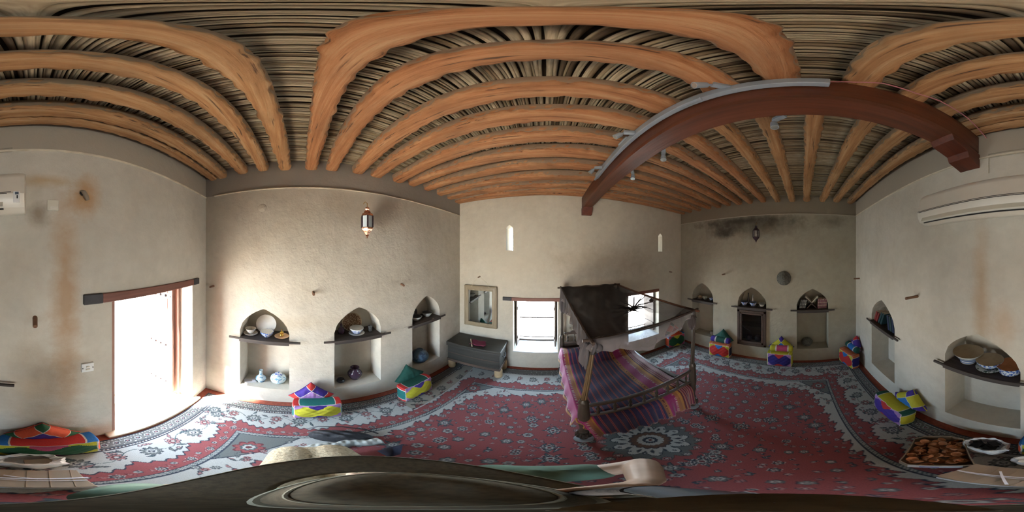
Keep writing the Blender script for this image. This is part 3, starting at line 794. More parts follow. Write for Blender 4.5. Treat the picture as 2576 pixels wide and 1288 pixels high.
# left wall, between the first and second alcoves
cushion('seat_cushion', 'yellow-fronted patchwork cushion with red corners below the left wall, between two alcoves', G1, 'A', .13, .235, .165, (.44, .31, .15), dict(front=bowtie(Y_, PU, PU, LI), corner=RE, top=TE, side=TE), tilt=-.05)
dia('purple and lilac square cushion with a red tip, behind the yellow-fronted one', 'A', .09, .10, .285, corner_cross(RE, PU, LI), PU)
cushion('seat_cushion', 'yellow and teal patchwork cushion standing before the third alcove of the left wall', G1, 'A', 1.13, .24, .165, (.44, .31, .15), dict(front=bowtie(Y_, PU, PU, LI), corner=RE, top=DG, side=TE), tilt=-.05, yaw=.06)
dia('plain dark green square cushion behind the yellow and teal one near the wooden chest', 'A', 1.17, .10, .27, cfront(DG), DG, lean=.35)
# corner between the window wall and the far wall
cushion('seat_cushion', 'green and orange patchwork cushion in the corner behind the bed canopy', G1, 'B', 2.33, .16, .17, (.42, .32, .15), dict(front=bowtie(GR, Y_, Y_, PK), corner=BL, top=OR, side=OR), yaw=-.25)
dia('orange-red square cushion behind the green one in the corner past the bed', 'B', 2.36, .07, .34, corner_cross(GR, OR, RE), OR)
# far wall
cushion('seat_cushion', 'red and blue patchwork cushion under the far wall, left of the glass cabinet', G1, 'C', -1.36, .17, .165, (.42, .32, .15), dict(front=bowtie(RE, BL, BL, Y_), corner=PE, top=PE, side=NB), yaw=.12)
bolster('green bolster with purple ends on top of the red and blue cushion', 'C', -1.37, .14, .375, .36, .062, DG, PU, .08)
dia('dark green square cushion standing as a point above the green bolster', 'C', -1.36, .07, .37, cfront(DG), DG, lean=.1)
cushion('seat_cushion', 'blue cushion with yellow border, between glass cabinet and book alcove', G1, 'C', -.33, .17, .165, (.42, .32, .15), dict(front=bowtie(DB, RE, RE, LI), corner=Y_, top=Y_, side=Y_), yaw=-.05)
bolster('pink bolster with yellow ends on the blue and yellow cushion', 'C', -.31, .14, .375, .36, .062, PK, Y_)
dia('yellow square cushion with blue middle and purple tip, above the pink bolster', 'C', -.32, .07, .375, corner_cross(PU, Y_, BL), Y_, lean=.1)
# corner with the door wall
cushion('seat_cushion', 'red and dark blue patchwork cushion in the corner beside the book alcoves', G1, 'D', -2.44, .20, .17, (.40, .32, .15), dict(front=bowtie(RE, BL, BL, Y_), corner=PE, top=PE, side=DB), yaw=.35)
bolster('blue and green bolster on the red and dark blue corner cushion', 'D', -2.46, .13, .385, .34, .06, BL, DG, .2)
dia('purple square cushion with red tip, in the corner above the blue bolster', 'D', -2.50, .07, .38, corner_cross(RE, PU, LI), PU, lean=.1)
# door wall
cushion('seat_cushion', 'purple patchwork cushion with yellow top, beside the small book alcove', G1, 'D', -1.15, .21, .165, (.48, .31, .15), dict(front=bowtie(PU, RE, RE, LI), corner=DG, top=Y_, side=Y_), tilt=-.05)
dia('yellow square cushion with blue patch and purple tip, behind the purple cushion', 'D', -1.08, .09, .30, corner_cross(PU, Y_, BL), Y_, lean=.2)
cushion('seat_cushion', 'dark green and orange patchwork cushion near the doorway, behind the white bag', G1, 'D', .07, .15, .165, (.54, .32, .15), dict(front=bowtie(GR, PK, PK, Y_), corner=BL, top=RE, side=OR), tilt=-.05)
dia('red and purple square cushion with green tip, leaning below the door wall socket', 'D', .05, .06, .30, corner_cross(GR, OR, PU), RE, lean=.15)

# ------------------------------------------------------------------ alcove shelves and what they hold
SHZ = 1.085
def shelf(wn, s0, s1, label, ext0=.10, ext1=.10, depth=.25):
    l_, r_ = wf(wn, 0, 0, 0)
    t = empty('alcove_shelf', l_, r_, label, 'shelf', 'alcove shelves')
    b = MB(); b.box(((s0+s1)/2, depth/2-.012, SHZ-.014), (s1-s0-.004, depth+.02, .024)); b.box(((s0+s1)/2, -.020, SHZ-.034), (s1-s0, .018, .04)); b.build('board', M['shelf'], t, smooth=False, bevel=.003)
    b = MB(); b.box(((s0+s1)/2+(ext1-ext0)/2, -.034, SHZ-.010), (s1-s0+ext0+ext1, .018, .022)); b.build('lath', M['shelf'], t, smooth=False, bevel=.003)
shelf('A', *NA[0], 'dark board shelf in the alcove nearest the doorway, with a floral plate', .11, .11)
shelf('A', *NA[1], 'dark board shelf in the middle alcove of the left wall, with a striped plate', .11, .11)
shelf('A', *NA[2], 'dark board shelf in the narrow-looking alcove next to the wooden chest', .09, .09)
shelf('C', *NC[0], 'shelf of three cups in the far wall alcove behind the bed post', .10, .10)
shelf('C', *NC[1], 'dark shelf above the glass-fronted cabinet in the far wall', .11, .11)
shelf('C', *NC[2], 'dark shelf with book stand in the far wall alcove by the corner', .10, .10)
shelf('D', *ND[0], 'shelf of leaning dark books in the small alcove of the door wall', .09, .11)
shelf('D', *ND[1], 'dark shelf with three wide bowls in the large alcove of the door wall', .08, .11)

def onshelf(wn, s, depth, z): return wf(wn, s, -depth, z)
def pot(name, label, cat, wn, s, depth, z, prof, mat, group=None, n=28, parts=()):
    l_, r_ = onshelf(wn, s, depth, z)
    b = MB(); b.lathe(prof, n=n); o = b.build(name, mat, angle=60); o.location = l_; o.rotation_euler = (0, 0, r_); tag(o, label, cat, group)
    for (pn, pp, pm) in parts:
        b = MB(); b.lathe(pp, n=n); b.build(pn, pm, o, angle=60)
    return o
def bowl_prof(r, h, foot=.45, t=.004): return [(r*foot*.9, 0), (r*foot, 0), (r*foot, .006), (r*.72, h*.32), (r*.93, h*.72), (r, h), (r-t, h), (r*.9-t, h*.72), (r*.66, h*.34), (r*.3, .012), (.0001, .010)]
def inner(r, h, f=.9): return [(r*.985, h*.985), (r*.89, h*.72), (r*.65, h*.36), (r*.3, .014), (.0001, .012)]
def dish(name, wn, s, depth, r, label, mat, z=SHZ, cat='saucer', h=.014): return pot(name, label, cat, wn, s, depth, z, [(r*.55, 0), (r*.6, 0), (r*.8, h*.55), (r, h), (r-.003, h+.002), (r*.55, .004), (.0001, .003)], mat)
def leaning_plate(label, wn, s, depth, r, mats, lean=.3):
    l_, r_ = onshelf(wn, s, depth, SHZ)
    t = MB(); t.lathe([(r*.5, -.012), (r*.55, -.012), (r, .008), (r-.004, .011), (r*.62, -.004), (.0001, -.006)], n=40)
    R = Matrix.Rotation(r_, 4, 'Z') @ Matrix.Rotation(pi/2-lean, 4, 'X')
    o = t.build('plate', mats[0], angle=60); o.matrix_world = Matrix.Translation(Vector(l_)+Vector((0, 0, r*cos(lean)+.002))) @ R
    tag(o, label, 'plate')
    for i, (a, c_, m) in enumerate(mats[1]):
        b = MB(); a = max(a, .001); z0 = lambda q: -.0055+ (.0165*max(0, (q/r-.62)/.38))+.0012
        b.lathe([(r*a, z0(r*a)), (r*(a+c_)/2, z0(r*(a+c_)/2)), (r*c_, z0(r*c_))], n=40); x_ = b.build('painted_ring', m, o)
# alcove 1
leaning_plate('white plate with green and dark floral sprigs, leaning in the first alcove', 'A', -.39, .185, .115, (M['cer_green'], [(.95, .99, M['cer_white'])]))
dish('saucer', 'A', -.545, .10, .078, 'pale saucer with pink rim under the flowered cup', M['cer_rim'])
pot('tea_cup', 'small white cup with red flowers on a saucer, first alcove', 'cup', 'A', -.545, .10, SHZ+.012, bowl_prof(.058, .062), M['cer_rim'])
pot('bowl', 'blue and white bowl in front of the green floral plate', 'bowl', 'A', -.36, .08, SHZ, bowl_prof(.073, .068), M['cer_bluewhite'], parts=[('inside', inner(.073, .068), M['cer_white'])])
dish('saucer', 'A', -.205, .09, .076, 'peach saucer under the little brass pot, first alcove', M['peach'])
pot('brass_pot', 'tiny shiny brass pot on a peach saucer', 'pot', 'A', -.205, .09, SHZ+.012, [(.018, 0), (.024, .01), (.022, .022), (.013, .028), (.02, .036), (.021, .05), (.010, .056), (.0001, .058)], M['brass'], parts=[('spout', [(.004, .05), (.004, .078), (.007, .084), (.0001, .085)], M['brass'])])
l_, r_ = onshelf('A', -.55, .1, SILL); b = MB(); b.box((0, 0, .012), (.13, .07, .022)); b.box((.035, .0, .028), (.035, .05, .012)); o = b.build('fallen_box', M['cardwhite'], smooth=False, bevel=.003); o.location = l_; o.rotation_euler = (0, 0, r_+.4); tag(o, 'small flat pale case lying in the bottom of the first alcove', 'case')
pot('bottle_vase', 'pale blue ribbed bottle vase in the first alcove', 'vase', 'A', -.44, .14, SILL, [(.036, 0), (.042, .004), (.036, .018), (.058, .045), (.060, .068), (.042, .10), (.020, .125), (.017, .205), (.023, .215), (.016, .215), (.0001, .20)], M['cer_palejar'])
pot('ginger_jar', 'round blue and white ginger jar with flat lid, bottom of first alcove', 'jar', 'A', -.25, .15, SILL, [(.045, 0), (.05, .004), (.08, .04), (.088, .08), (.078, .125), (.05, .15), (.042, .155), (.0001, .155)], M['cer_palejar'], parts=[('lid', [(.043, .154), (.046, .16), (.04, .172), (.0001, .176)], M['cer_bluewhite'])])
# alcove 2
leaning_plate('large plate with brown concentric rings, leaning in the second alcove', 'A', .57, .19, .118, (M['cer_cream'], [(.0, .22, M['cer_ring']), (.32, .42, M['cer_ring']), (.50, .54, M['cer_ring']), (.68, .93, M['cer_ring'])]))
pot('dark_bottle', 'small dark glass bottle at the left end of the striped-plate shelf', 'bottle', 'A', .43, .14, SHZ, [(.028, 0), (.036, .006), (.038, .04), (.03, .07), (.011, .09), (.010, .125), (.014, .13), (.0001, .131)], M['cer_purple'])
dish('saucer', 'A', .59, .09, .088, 'wide pale saucer under the blue patterned bowl', M['cer_white'])
pot('bowl', 'blue patterned bowl with cream inside on a wide saucer', 'bowl', 'A', .59, .09, SHZ+.012, bowl_prof(.076, .068, .55), M['cer_bluewhite'], parts=[('inside', inner(.076, .068), M['cer_white']), ('rim_band', [(.0765, .055), (.0772, .068), (.072, .0685)], M['cer_white'])])
pot('tumbler', 'little silver engraved tumbler on the striped-plate shelf', 'tumbler', 'A', .755, .10, SHZ, [(.022, 0), (.024, .002), (.023, .04), (.026, .075), (.023, .075), (.02, .01), (.0001, .008)], M['tin'])
pot('round_vase', 'dark purple round vase with white figures, bottom of second alcove', 'vase', 'A', .59, .15, SILL, [(.042, 0), (.046, .006), (.06, .03), (.082, .09), (.084, .125), (.066, .16), (.040, .180), (.038, .205), (.054, .222), (.044, .222), (.032, .205), (.0001, .12)], M['cer_purple'])
pot('small_pot', 'small dark pot in the left bottom of the second alcove', 'pot', 'A', .42, .12, SILL, [(.03, 0), (.045, .02), (.048, .04), (.034, .055), (.038, .062), (.03, .062), (.0001, .03)], M['cer_dark'])
# alcove 3
pot('bowl', 'dark-lined white bowl at the left of the shelf beside the chest', 'bowl', 'A', 1.43, .10, SHZ, bowl_prof(.082, .06, .5), M['cer_white'], parts=[('inside', inner(.082, .06), M['cer_dark'])])
pot('bowl', 'dark-lined white bowl at the right of the shelf beside the chest', 'bowl', 'A', 1.66, .12, SHZ, bowl_prof(.078, .062, .5), M['cer_white'], parts=[('inside', inner(.078, .062), M['cer_dark'])])
leaning_plate('dim grey plate leaning in the alcove beside the chest', 'A', 1.44, .2, .09, (M['cer_dark'], [(.5, .6, M['tin'])]))
pot('ginger_jar', 'big dark blue mottled jar at the bottom of the alcove beside the chest', 'jar', 'A', 1.52, .126, SILL, [(.07, 0), (.08, .006), (.125, .07), (.13, .12), (.10, .19), (.055, .22), (.05, .235), (.0001, .235)], M['cer_blue'])
# far wall, alcove 4
dish('saucer', 'C', -1.985, .10, .062, 'saucer under the little teapot behind the bed post', M['cer_rim'])
tp = pot('teapot', 'small patterned teapot on the leftmost far wall shelf', 'teapot', 'C', -1.985, .10, SHZ+.012, [(.022, 0), (.026, .003), (.042, .025), (.038, .05), (.018, .06), (.006, .064), (.008, .074), (.0001, .076)], M['cer_brown'])
b = MB(); b.tube([(.035, 0, .025), (.055, 0, .035), (.065, 0, .062)], [.01, .008, .005]); b.build('spout', M['cer_brown'], tp)
b = MB(); b.tube([(-.036, 0, .018), (-.058, 0, .026), (-.058, 0, .05), (-.03, 0, .055)], .004); b.build('handle', M['cer_brown'], tp)
dish('saucer', 'C', -1.86, .09, .055, 'saucer under the pale green cup', M['cer_dark'])
pot('tea_cup', 'pale green and white cup between teapot and grey cup', 'cup', 'C', -1.86, .09, SHZ+.012, bowl_prof(.055, .06), M['cer_green'])
dish('saucer', 'C', -1.705, .09, .062, 'saucer under the grey cup at the right end of the cup shelf', M['cer_dark'])
pot('tea_cup', 'grey and white cup at the right of the leftmost far shelf', 'cup', 'C', -1.705, .09, SHZ+.012, bowl_prof(.045, .05), M['cer_bluewhite'])
pot('small_pot', 'small pale pot in the bottom corner of the far alcove behind the bed post', 'pot', 'C', -1.70, .12, SILL, [(.03, 0), (.045, .02), (.05, .06), (.035, .09), (.028, .09), (.0001, .05)], M['cardboard'])
# far wall, alcove 5
for s_, nm_ in ((-1.005, 'left'), (-.84, 'middle'), (-.68, 'right')):
    dish('saucer', 'C', s_, .08, .072, 'saucer under the %s bowl above the glass cabinet' % nm_, M['cer_dark'])
    pot('bowl', '%s of three white and dark bowls above the glass cabinet' % nm_, 'bowl', 'C', s_, .08, SHZ+.012, bowl_prof(.064 if nm_ != 'right' else .058, .062, .6), M['cer_bluewhite'] if nm_ != 'right' else M['cer_white'], 'bowls above the glass cabinet', parts=[('inside', inner(.06, .06), M['cer_dark'])])
pot('dark_bottle', 'tall thin black bottle behind the bowls above the cabinet', 'bottle', 'C', -.965, .19, SHZ, [(.026, 0), (.03, .01), (.024, .08), (.012, .13), (.010, .21), (.013, .215), (.0001, .216)], M['cer_dark'])
pot('glass_bottle', 'clear tall decanter behind the bowls above the cabinet', 'bottle', 'C', -.875, .17, SHZ, [(.03, 0), (.036, .02), (.03, .07), (.014, .12), (.011, .18), (.016, .2), (.0001, .205)], M['tin'])
# glass cabinet under shelf 5
l_, r_ = wf('C', 0, 0, 0); t = empty('glass_cabinet', l_, r_, 'dark wooden cabinet with one glazed door set in the far wall alcove', 'cabinet')
s0, s1 = NC[1]; z0, z1 = SILL+.002, SHZ-.06; cx_ = (s0+s1)/2
b = MB()
for s_ in (s0+.022, s1-.022): b.box((s_, .0, (z0+z1)/2), (.044, .06, z1-z0))
b.box((cx_, 0, z0+.025), (s1-s0, .06, .05)); b.box((cx_, 0, z1-.02), (s1-s0, .06, .04)); b.build('cabinet_frame', M['darkz'], t, smooth=False, bevel=.004)
b = MB()
for s_ in (s0+.065, s1-.065): b.box((s_, -.012, (z0+z1)/2), (.036, .03, z1-z0-.09))
b.box((cx_, -.012, z0+.075), (s1-s0-.09, .03, .045)); b.box((cx_, -.012, z1-.06), (s1-s0-.09, .03, .035)); dr = b.build('door', M['dark'], t, smooth=False, bevel=.004)
b = MB(); b.box((cx_, -.008, (z0+z1)/2), (s1-s0-.16, .004, z1-z0-.17)); b.build('glass_pane', M['glass'], dr, smooth=False)
b = MB(); b.tube([(s0+.05+.0, -.035, .72), (s0+.10, -.035, .715), (s0+.16, -.033, .66), (s0+.22, -.033, .63), (s0+.26, -.033, .60)], .004, 6); b.build('chain', M['iron'], dr)
b = MB(); b.box((cx_, .1, (z0+z1)/2+.04), (s1-s0-.02, .2, .015)); b.build('inner_shelf', M['dark'], t, smooth=False)
b = MB(); b.box((cx_, .225, (z0+z1)/2), (s1-s0-.01, .012, z1-z0-.01)); b.build('back_panel', M['dark'], t, smooth=False)
for (s_, z_, r__, nm_) in ((-.93, z0+.05, .06, 'left'), (-.76, z0+.05, .07, 'right')):
    pot('small_pot', 'dim pot behind the cabinet glass, bottom %s' % nm_, 'pot', 'C', s_, .11, z_, [(r__*.5, 0), (r__*.9, .03), (r__, .07), (r__*.6, .12), (.0001, .12)], M['cer_dark'])
# books
def book(name, label, wn, s, depth, z, th, h_, d_, ang, mat, group, bands=0, pageside=False):
    l_, r_ = onshelf(wn, s, depth, z); o = None
    R = Matrix.Rotation(ang, 4, 'Y')
    b = MB(); b.box((0, 0, h_/2), (th, d_, h_), None)
    o = b.build(name, mat, smooth=False, bevel=.0015)
    o.matrix_world = Matrix.Translation(Vector(l_)) @ Matrix.Rotation(r_, 4, 'Z') @ R
    tag(o, label, 'book', group)
    b = MB(); b.box((0, .0, h_+.0002), (th*.75, d_*.94, .001)); b.build('pages', M['page'], o, smooth=False)
    return o
M['gold'] = simple('gold_tooling', (.45, .36, .22), .35, .5); M['page'] = simple('paper', (.5, .44, .34), .9)

def binding(name, c, c2, zs, hw, dashed=0):
    k = NT(name); v = k.coord(); sp = k.n('ShaderNodeSeparateXYZ'); k.l(v, sp.inputs[0]); f = None
    for z_ in zs:
        a = k.math('COMPARE', sp.outputs['Z'], z_, hw); f = a if f is None else k.math('MAXIMUM', f, a)
    if dashed: f = k.math('MULTIPLY', f, k.math('GREATER_THAN', k.noise(k.coord((1, 1, 1)), dashed, 2), .47))
    return k.set(k.mix(f, c, c2), .4)
M['bk_black'] = binding('black_binding', (.012, .012, .013), (.5, .48, .42), (.025, .045, .075, .085, .105, .13, .15), .006, 160)
M['bk_maroon'] = binding('maroon_binding', (.14, .03, .045), (.42, .33, .22), (.008, .058, .064, .106, .112, .162), .0022)
M['bk_teal'] = simple('teal_binding', (.02, .05, .06), .35); M['bk_blue'] = simple('blue_binding', (.02, .035, .08), .35); M['bk_red'] = simple('red_binding', (.2, .03, .03), .5)
for i in range(4):
    book('book', 'black book with white spine lettering, %s of four leaning left of the book stand' % ordn[i], 'C', -.025+i*.026, .10, SHZ+.003, .022, .165, .12, .20, M['bk_black'], 'black books on the far shelf', (.18, .32, .5, .7, .84))
for i in range(6):
    book('book', 'maroon book with gilt bands, %s of the upright set right of the book stand' % ordn[i], 'C', .285+i*.0255, .10, SHZ, .0235, .175, .12, .05, M['bk_maroon'], 'maroon books on the far shelf', (.06, .35, .62, .92))
l_, r_ = onshelf('C', .175, .11, SHZ); t = empty('book_stand', l_, r_, 'crossed wooden book stand between the two rows of books', 'book stand')
for a in (-1, 1):
    b = MB(); b.box((0, 0, 0), (.012, .14, .24), Matrix.Rotation(a*.75, 4, 'Y')); o = b.build('board', M['dark'], t, smooth=False, bevel=.002); o.location = (0, 0, .095)
l_, r_ = onshelf('C', .175, .11, SHZ+.115); t = empty('open_book', l_, r_, 'open book lying on the crossed stand, pages showing as a V', 'book')
for a in (-1, 1):
    b = MB(); b.box((a*.055, 0, .052), (.016, .135, .15), Matrix.Rotation(a*.75, 4, 'Y')); b.build('pages', M['page'], t, smooth=False, bevel=.002)
    b = MB(); b.box((a*.065, 0, .044), (.005, .145, .16), Matrix.Rotation(a*.75, 4, 'Y')); b.build('cover', M['bk_black'], t, smooth=False)
pot('small_pot', 'dark round pot in the shadow at the bottom of the book alcove', 'pot', 'C', .10, .15, SILL, [(.06, 0), (.09, .04), (.10, .09), (.07, .14), (.05, .15), (.0001, .15)], M['basket'])
sp = [(-1.97, .55, M['bk_red'], 'red'), (-1.92, .60, M['bk_red'], 'brown-red'), (-1.86, .62, M['bk_teal'], 'dark teal'), (-1.80, .55, M['bk_teal'], 'second dark teal'), (-1.63, -.22, M['bk_blue'], 'dark blue, leaning the other way'), (-1.585, -.20, M['bk_teal'], 'blue-green, second from the right'), (-1.535, -.18, M['bk_blue'], 'tall dark blue, rightmost')]
for i, (s_, a_, m_, nm_) in enumerate(sp):
    book('book', 'leaning book in the small door-wall alcove: %s' % nm_, 'D', s_+(.0 if a_ > 0 else .03), .085, SHZ+.014 if a_ > 0 else SHZ+.004, .034, .19 if i > 1 else .16, .14, a_*.8, m_, 'leaning books in the small alcove', (.2, .35, .8))
# alcove 8 bowls
pot('wide_bowl', 'widest cream bowl with thin blue lines at the left of the large alcove', 'bowl', 'D', -.635, .11, SHZ, [(.055, 0), (.06, .0), (.062, .03), (.085, .06), (.118, .11), (.114, .11), (.08, .06), (.0001, .03)], M['cer_white'],
    parts=[('inside', [(.1165, .1105), (.113, .109), (.08, .062), (.05, .034), (.0001, .032)], M['cer_bowlin']), ('blue_line', [(.0635, .030), (.0865, .0595), (.089, .063), (.0845, .0575)], M['cer_line']), ('blue_line', [(.1005, .08), (.1035, .084), (.1005, .0795)], M['cer_line']), ('blue_line', [(.0625, .012), (.0635, .018), (.0622, .02)], M['cer_line'])])
dish('saucer', 'D', -.455, .10, .10, 'grey-green saucer under the middle bowl of the large alcove', M['cer_green'])
pot('wide_bowl', 'middle bowl with blue side on a saucer in the large alcove', 'bowl', 'D', -.455, .10, SHZ+.012, bowl_prof(.10, .075, .5), M['cer_bluewhite'], parts=[('inside', [(.0985, .0765), (.095, .0755), (.075, .05), (.0001, .03)], M['cer_bowlin'])])
pot('wide_bowl', 'brown-topped bowl with blue basket pattern, right end of the large alcove', 'bowl', 'D', -.305, .09, SHZ, [(.068, 0), (.072, .004), (.08, .045), (.095, .078), (.092, .08), (.0001, .05)], M['cer_bluewhite'], parts=[('inside', [(.093, .0815), (.09, .081), (.07, .075), (.0001, .07)], M['terracotta'])])

# ------------------------------------------------------------------ things on the walls
def peg(label, wn, s, z, L=.09, dx=0, dz=0, r=.011):
    l_, r_ = wf(wn, s, 0, z); b = MB(); b.tube([(0, .01, 0), (dx*.5, -L*.5, dz*.5), (dx, -L, dz)], [r*1.1, r, r*.95], 10)
    o = b.build('wall_peg', M['peg'], angle=50); o.location = l_; o.rotation_euler = (0, 0, r_); return tag(o, label, 'peg', 'wooden wall pegs')
peg('short wooden peg high on the left wall, next to the doorway corner', 'A', -.95, 1.655, .08)
peg('dark stub peg above and between the first two alcoves', 'A', .115, 1.64, .06, 0, -.01, .014)
peg('reddish wooden peg on the left wall near the third alcove', 'A', 1.12, 1.66, .09, -.03, 0, .013)
peg('peg holding up the gilt mirror', 'B', -1.035, 1.665, .05, -.01, -.01)
peg('small peg on the window wall beyond the bed canopy', 'B', 2.33, 1.67, .07)
peg('dark angled peg above the red and blue cushion on the far wall', 'C', -1.36, 1.665, .10, 0, -.0, .012)
peg('dark peg on the door wall next to the far corner', 'D', -2.50, 1.63, .10)
peg('long brown wooden peg on the door wall above the book alcove', 'D', -1.08, 1.64, .13, 0, 0, .012)
peg('stubby peg on the door wall above the red and green cushions', 'D', .01, 1.63, .07, .0, -.03, .014)
l_, r_ = wf('C', -.287, .014, 1.63)
b = MB(); b.lathe([(.0001, -.05), (.02, -.052), (.05, -.035), (.095, -.012), (.118, 0), (.12, .006), (.11, .004), (.0001, -.03)], n=32, rot=Matrix.Rotation(-pi/2, 4, 'X'))
o = b.build('hanging_tray', M['basket'], angle=60); o.location = l_; o.rotation_euler = (0, 0, r_); tag(o, 'dark round woven tray hanging on the far wall above the alcoves', 'tray')
# sockets
def plate(label, name, s, z, w_, h_, det):
    l_, r_ = wf('D', s, .008, z); t = empty(name, l_, r_, label, 'socket')
    b = MB(); b.box((0, 0, 0), (w_, .016, h_)); b.build('cover_plate', M['white'] if det else M['ac2'], t, smooth=False, bevel=.003)
    if det:
        b = MB(); b.box((0, -.011, .012), (.022, .008, .010)); b.box((0, -.011, -.014), (.026, .01, .012)); b.build('rocker_switch', M['ac'], t, smooth=False, bevel=.001)
        for q in (-.032, .032): b = MB(); b.lathe([(.004, 0), (.004, .003), (.0001, .003)], c=(q, -.008, 0), n=10, rot=Matrix.Rotation(pi/2, 4, 'X')); b.build('screw', M['black'], t)
    else:
        b = MB(); b.box((.004, -.010, -.018), (.045, .006, .018)); b.build('flap', M['ac'], t, smooth=False, bevel=.002)
plate('white double switch plate beside the doorway', 'wall_switch', .32, 1.203, .078, .082, True)
plate('beige blank socket cover below the ceiling, beside the air conditioner', 'wall_socket', .112, 2.30, .066, .066, False)
l_, r_ = wf('D', .305, 0, 2.375); t = empty('cable_stub', l_, r_, 'broken cable stub sticking out of the plaster near the socket cover', 'cable')
b = MB(); b.tube([(-.02, .0, .03), (-.01, -.02, .02), (.004, -.025, -.01), (.012, -.022, -.03)], [.014, .016, .015, .012], 8); b.build('plug', M['cardboard'], t)
b = MB(); b.tube([(-.025, .0, .035), (-.03, -.015, .015), (-.02, -.02, .0)], .006, 6); b.build('cable', M['iron'], t)
l_, r_ = wf('A', -.389, 0, 2.498); b = MB(); b.lathe([(.0001, .004), (.038, .004), (.045, 0)], n=24, rot=Matrix.Rotation(pi/2, 4, 'X')); o = b.build('round_wall_cover', M['wallA']); o.location = l_; o.rotation_euler = (0, 0, r_); tag(o, 'faint round plastered-over cover high on the left wall', 'cover')
# lanterns
def lantern(wn, s, z0, z1, label, dim):
    l_, r_ = wf(wn, s, .10, z0); t = empty('wall_lantern', l_, r_, label, 'lantern', 'pierced wall lanterns'); hh_ = z1-z0; S = hh_/.36
    cu = M['copperd'] if dim else M['copper']
    P = lambda L: [(r*S, z*S) for r, z in L]
    b = MB(); b.lathe(P([(.0001, 0), (.005, .004), (.006, .018), (.016, .024), (.014, .032), (.034, .058), (.05, .075), (.056, .088), (.056, .098)]), n=6, rot=Matrix.Rotation(.2, 4, 'Z')); b.build('lower_dome', cu, t, angle=25)
    b = MB(); b.lathe(P([(.056, .205), (.056, .215), (.052, .222), (.034, .236), (.03, .25), (.014, .262), (.022, .272), (.020, .285), (.006, .296), (.0001, .30)]), n=6, rot=Matrix.Rotation(.2, 4, 'Z')); b.build('upper_dome', cu, t, angle=25)
    R_ = .054*S
    for i in range(6):
        a = 2*pi*i/6+.2; a2 = 2*pi*(i+1)/6+.2
        p = Vector((R_*cos(a), R_*sin(a), 0)); q = Vector((R_*cos(a2), R_*sin(a2), 0)); mid = (p+q)/2
        b = MB(); b.box((p.x, p.y, .151*S), (.012*S, .012*S, .108*S), None); b.build('post', M['copperd'], t, smooth=False, bevel=.002)
        b = MB(); b.box((mid.x*.97, mid.y*.97, .151*S), (.003, .044*S, .104*S), Matrix.Rotation(atan2(mid.y, mid.x), 4, 'Z')); b.build('glass_panel', M['pane'] if not dim else M['tin'], t, smooth=False)
    b = MB(); b.tube([(0, 0, .298*S), (.0, .0, .33*S), (0, .05, .36*S), (0, .10, .352*S)], .0035, 8); b.build('hook', M['brass'], t)
lantern('A', .635, 2.175, 2.575, 'bright copper lantern with frosted panes hung on the left wall', False)
lantern('C', -.735, 2.22, 2.57, 'dark pierced lantern hung on the mould-stained far wall', True)
# mirror
l_, r_ = wf('B', 0, .03, 0); t = empty('wall_mirror', l_, r_, 'gilt-framed mirror hanging above the wooden chest', 'mirror')
x0, x1, z0, z1, fw = -1.30, -.735, .79, 1.515, .062
def frame_side(c, d, m): b = MB(); b.box(c, d); return b
b = MB(); b.box(((x0+x1)/2, 0, z1-fw/2), (x1-x0, .035, fw)); b.box(((x0+x1)/2, -.012, z1-fw*.3), (x1-x0, .02, .02)); b.build('frame_rail', M['gilt'], t, smooth=False, bevel=.006)
b = MB(); b.box(((x0+x1)/2, 0, z0+fw/2), (x1-x0, .035, fw)); b.box(((x0+x1)/2, -.012, z0+fw*.3), (x1-x0, .02, .02)); b.build('frame_rail', M['gilt'], t, smooth=False, bevel=.006)
for xx, sg in ((x0, 1), (x1, -1)):
    b = MB(); b.box((xx+sg*fw/2, 0, (z0+z1)/2), (fw, .036, z1-z0-.02)); b.box((xx+sg*fw*.3, -.012, (z0+z1)/2), (.02, .021, z1-z0)); b.build('frame_stile', M['giltz'], t, smooth=False, bevel=.006)
b = MB()
for xx in (x0+fw+.006, x1-fw-.006): b.box((xx, -.010, (z0+z1)/2), (.022, .02, z1-z0-2*fw+.012))
for zz in (z0+fw+.006, z1-fw-.006): b.box(((x0+x1)/2, -.010, zz), (x1-x0-2*fw, .02, .022))
b.build('inner_moulding', M['giltz'], t, smooth=False, bevel=.005)
b = MB(); b.box(((x0+x1)/2, .002, (z0+z1)/2), (x1-x0-2*fw+.02, .006, z1-z0-2*fw+.02)); b.build('mirror_glass', M['mirror'], t, smooth=False)
b = MB(); b.tube([(x0+.14, -.02, z1-.02), (x0+.17, -.018, z1+.05), (-1.035, -.012, 1.665+.012), (-.90, -.016, z1+.06), (x1-.12, -.02, z1-.02)], .003, 6); b.build('hanging_cord', M['rope'], t)
# air conditioner
l_, r_ = wf('D', -.462, 0, 0); t = empty('air_conditioner', l_, r_, 'cream wall air conditioner high on the door wall', 'air conditioner')
prof = [(0, 2.250), (-.06, 2.226), (-.12, 2.222), (-.165, 2.238), (-.185, 2.27), (-.19, 2.305), (-.182, 2.315), (-.172, 2.40), (-.15, 2.435), (-.12, 2.455), (0, 2.46)]
b = MB(); n = len(prof); L = .84
xs = [-.5, -.485, -.47, .47, .485, .5]; ins = [.035, .008, 0, 0, .004, .015]
for x_, q in zip(xs, ins):
    for (y_, z_) in prof: b.v.append((x_*L, y_*(1-q*3) , 2.34+(z_-2.34)*(1-q*2)))
for j in range(len(xs)-1):
    for i in range(n-1): b.f.append([j*n+i, j*n+i+1, (j+1)*n+i+1, (j+1)*n+i]); b.m.append(0); b.c.append((1, 1, 1))
b.f.append(list(range(n))[::-1]); b.f.append([(len(xs)-1)*n+i for i in range(n)]); b.m += [0, 0]; b.c += [(1,)*3]*2
b.build('casing', M['ac'], t, angle=35)
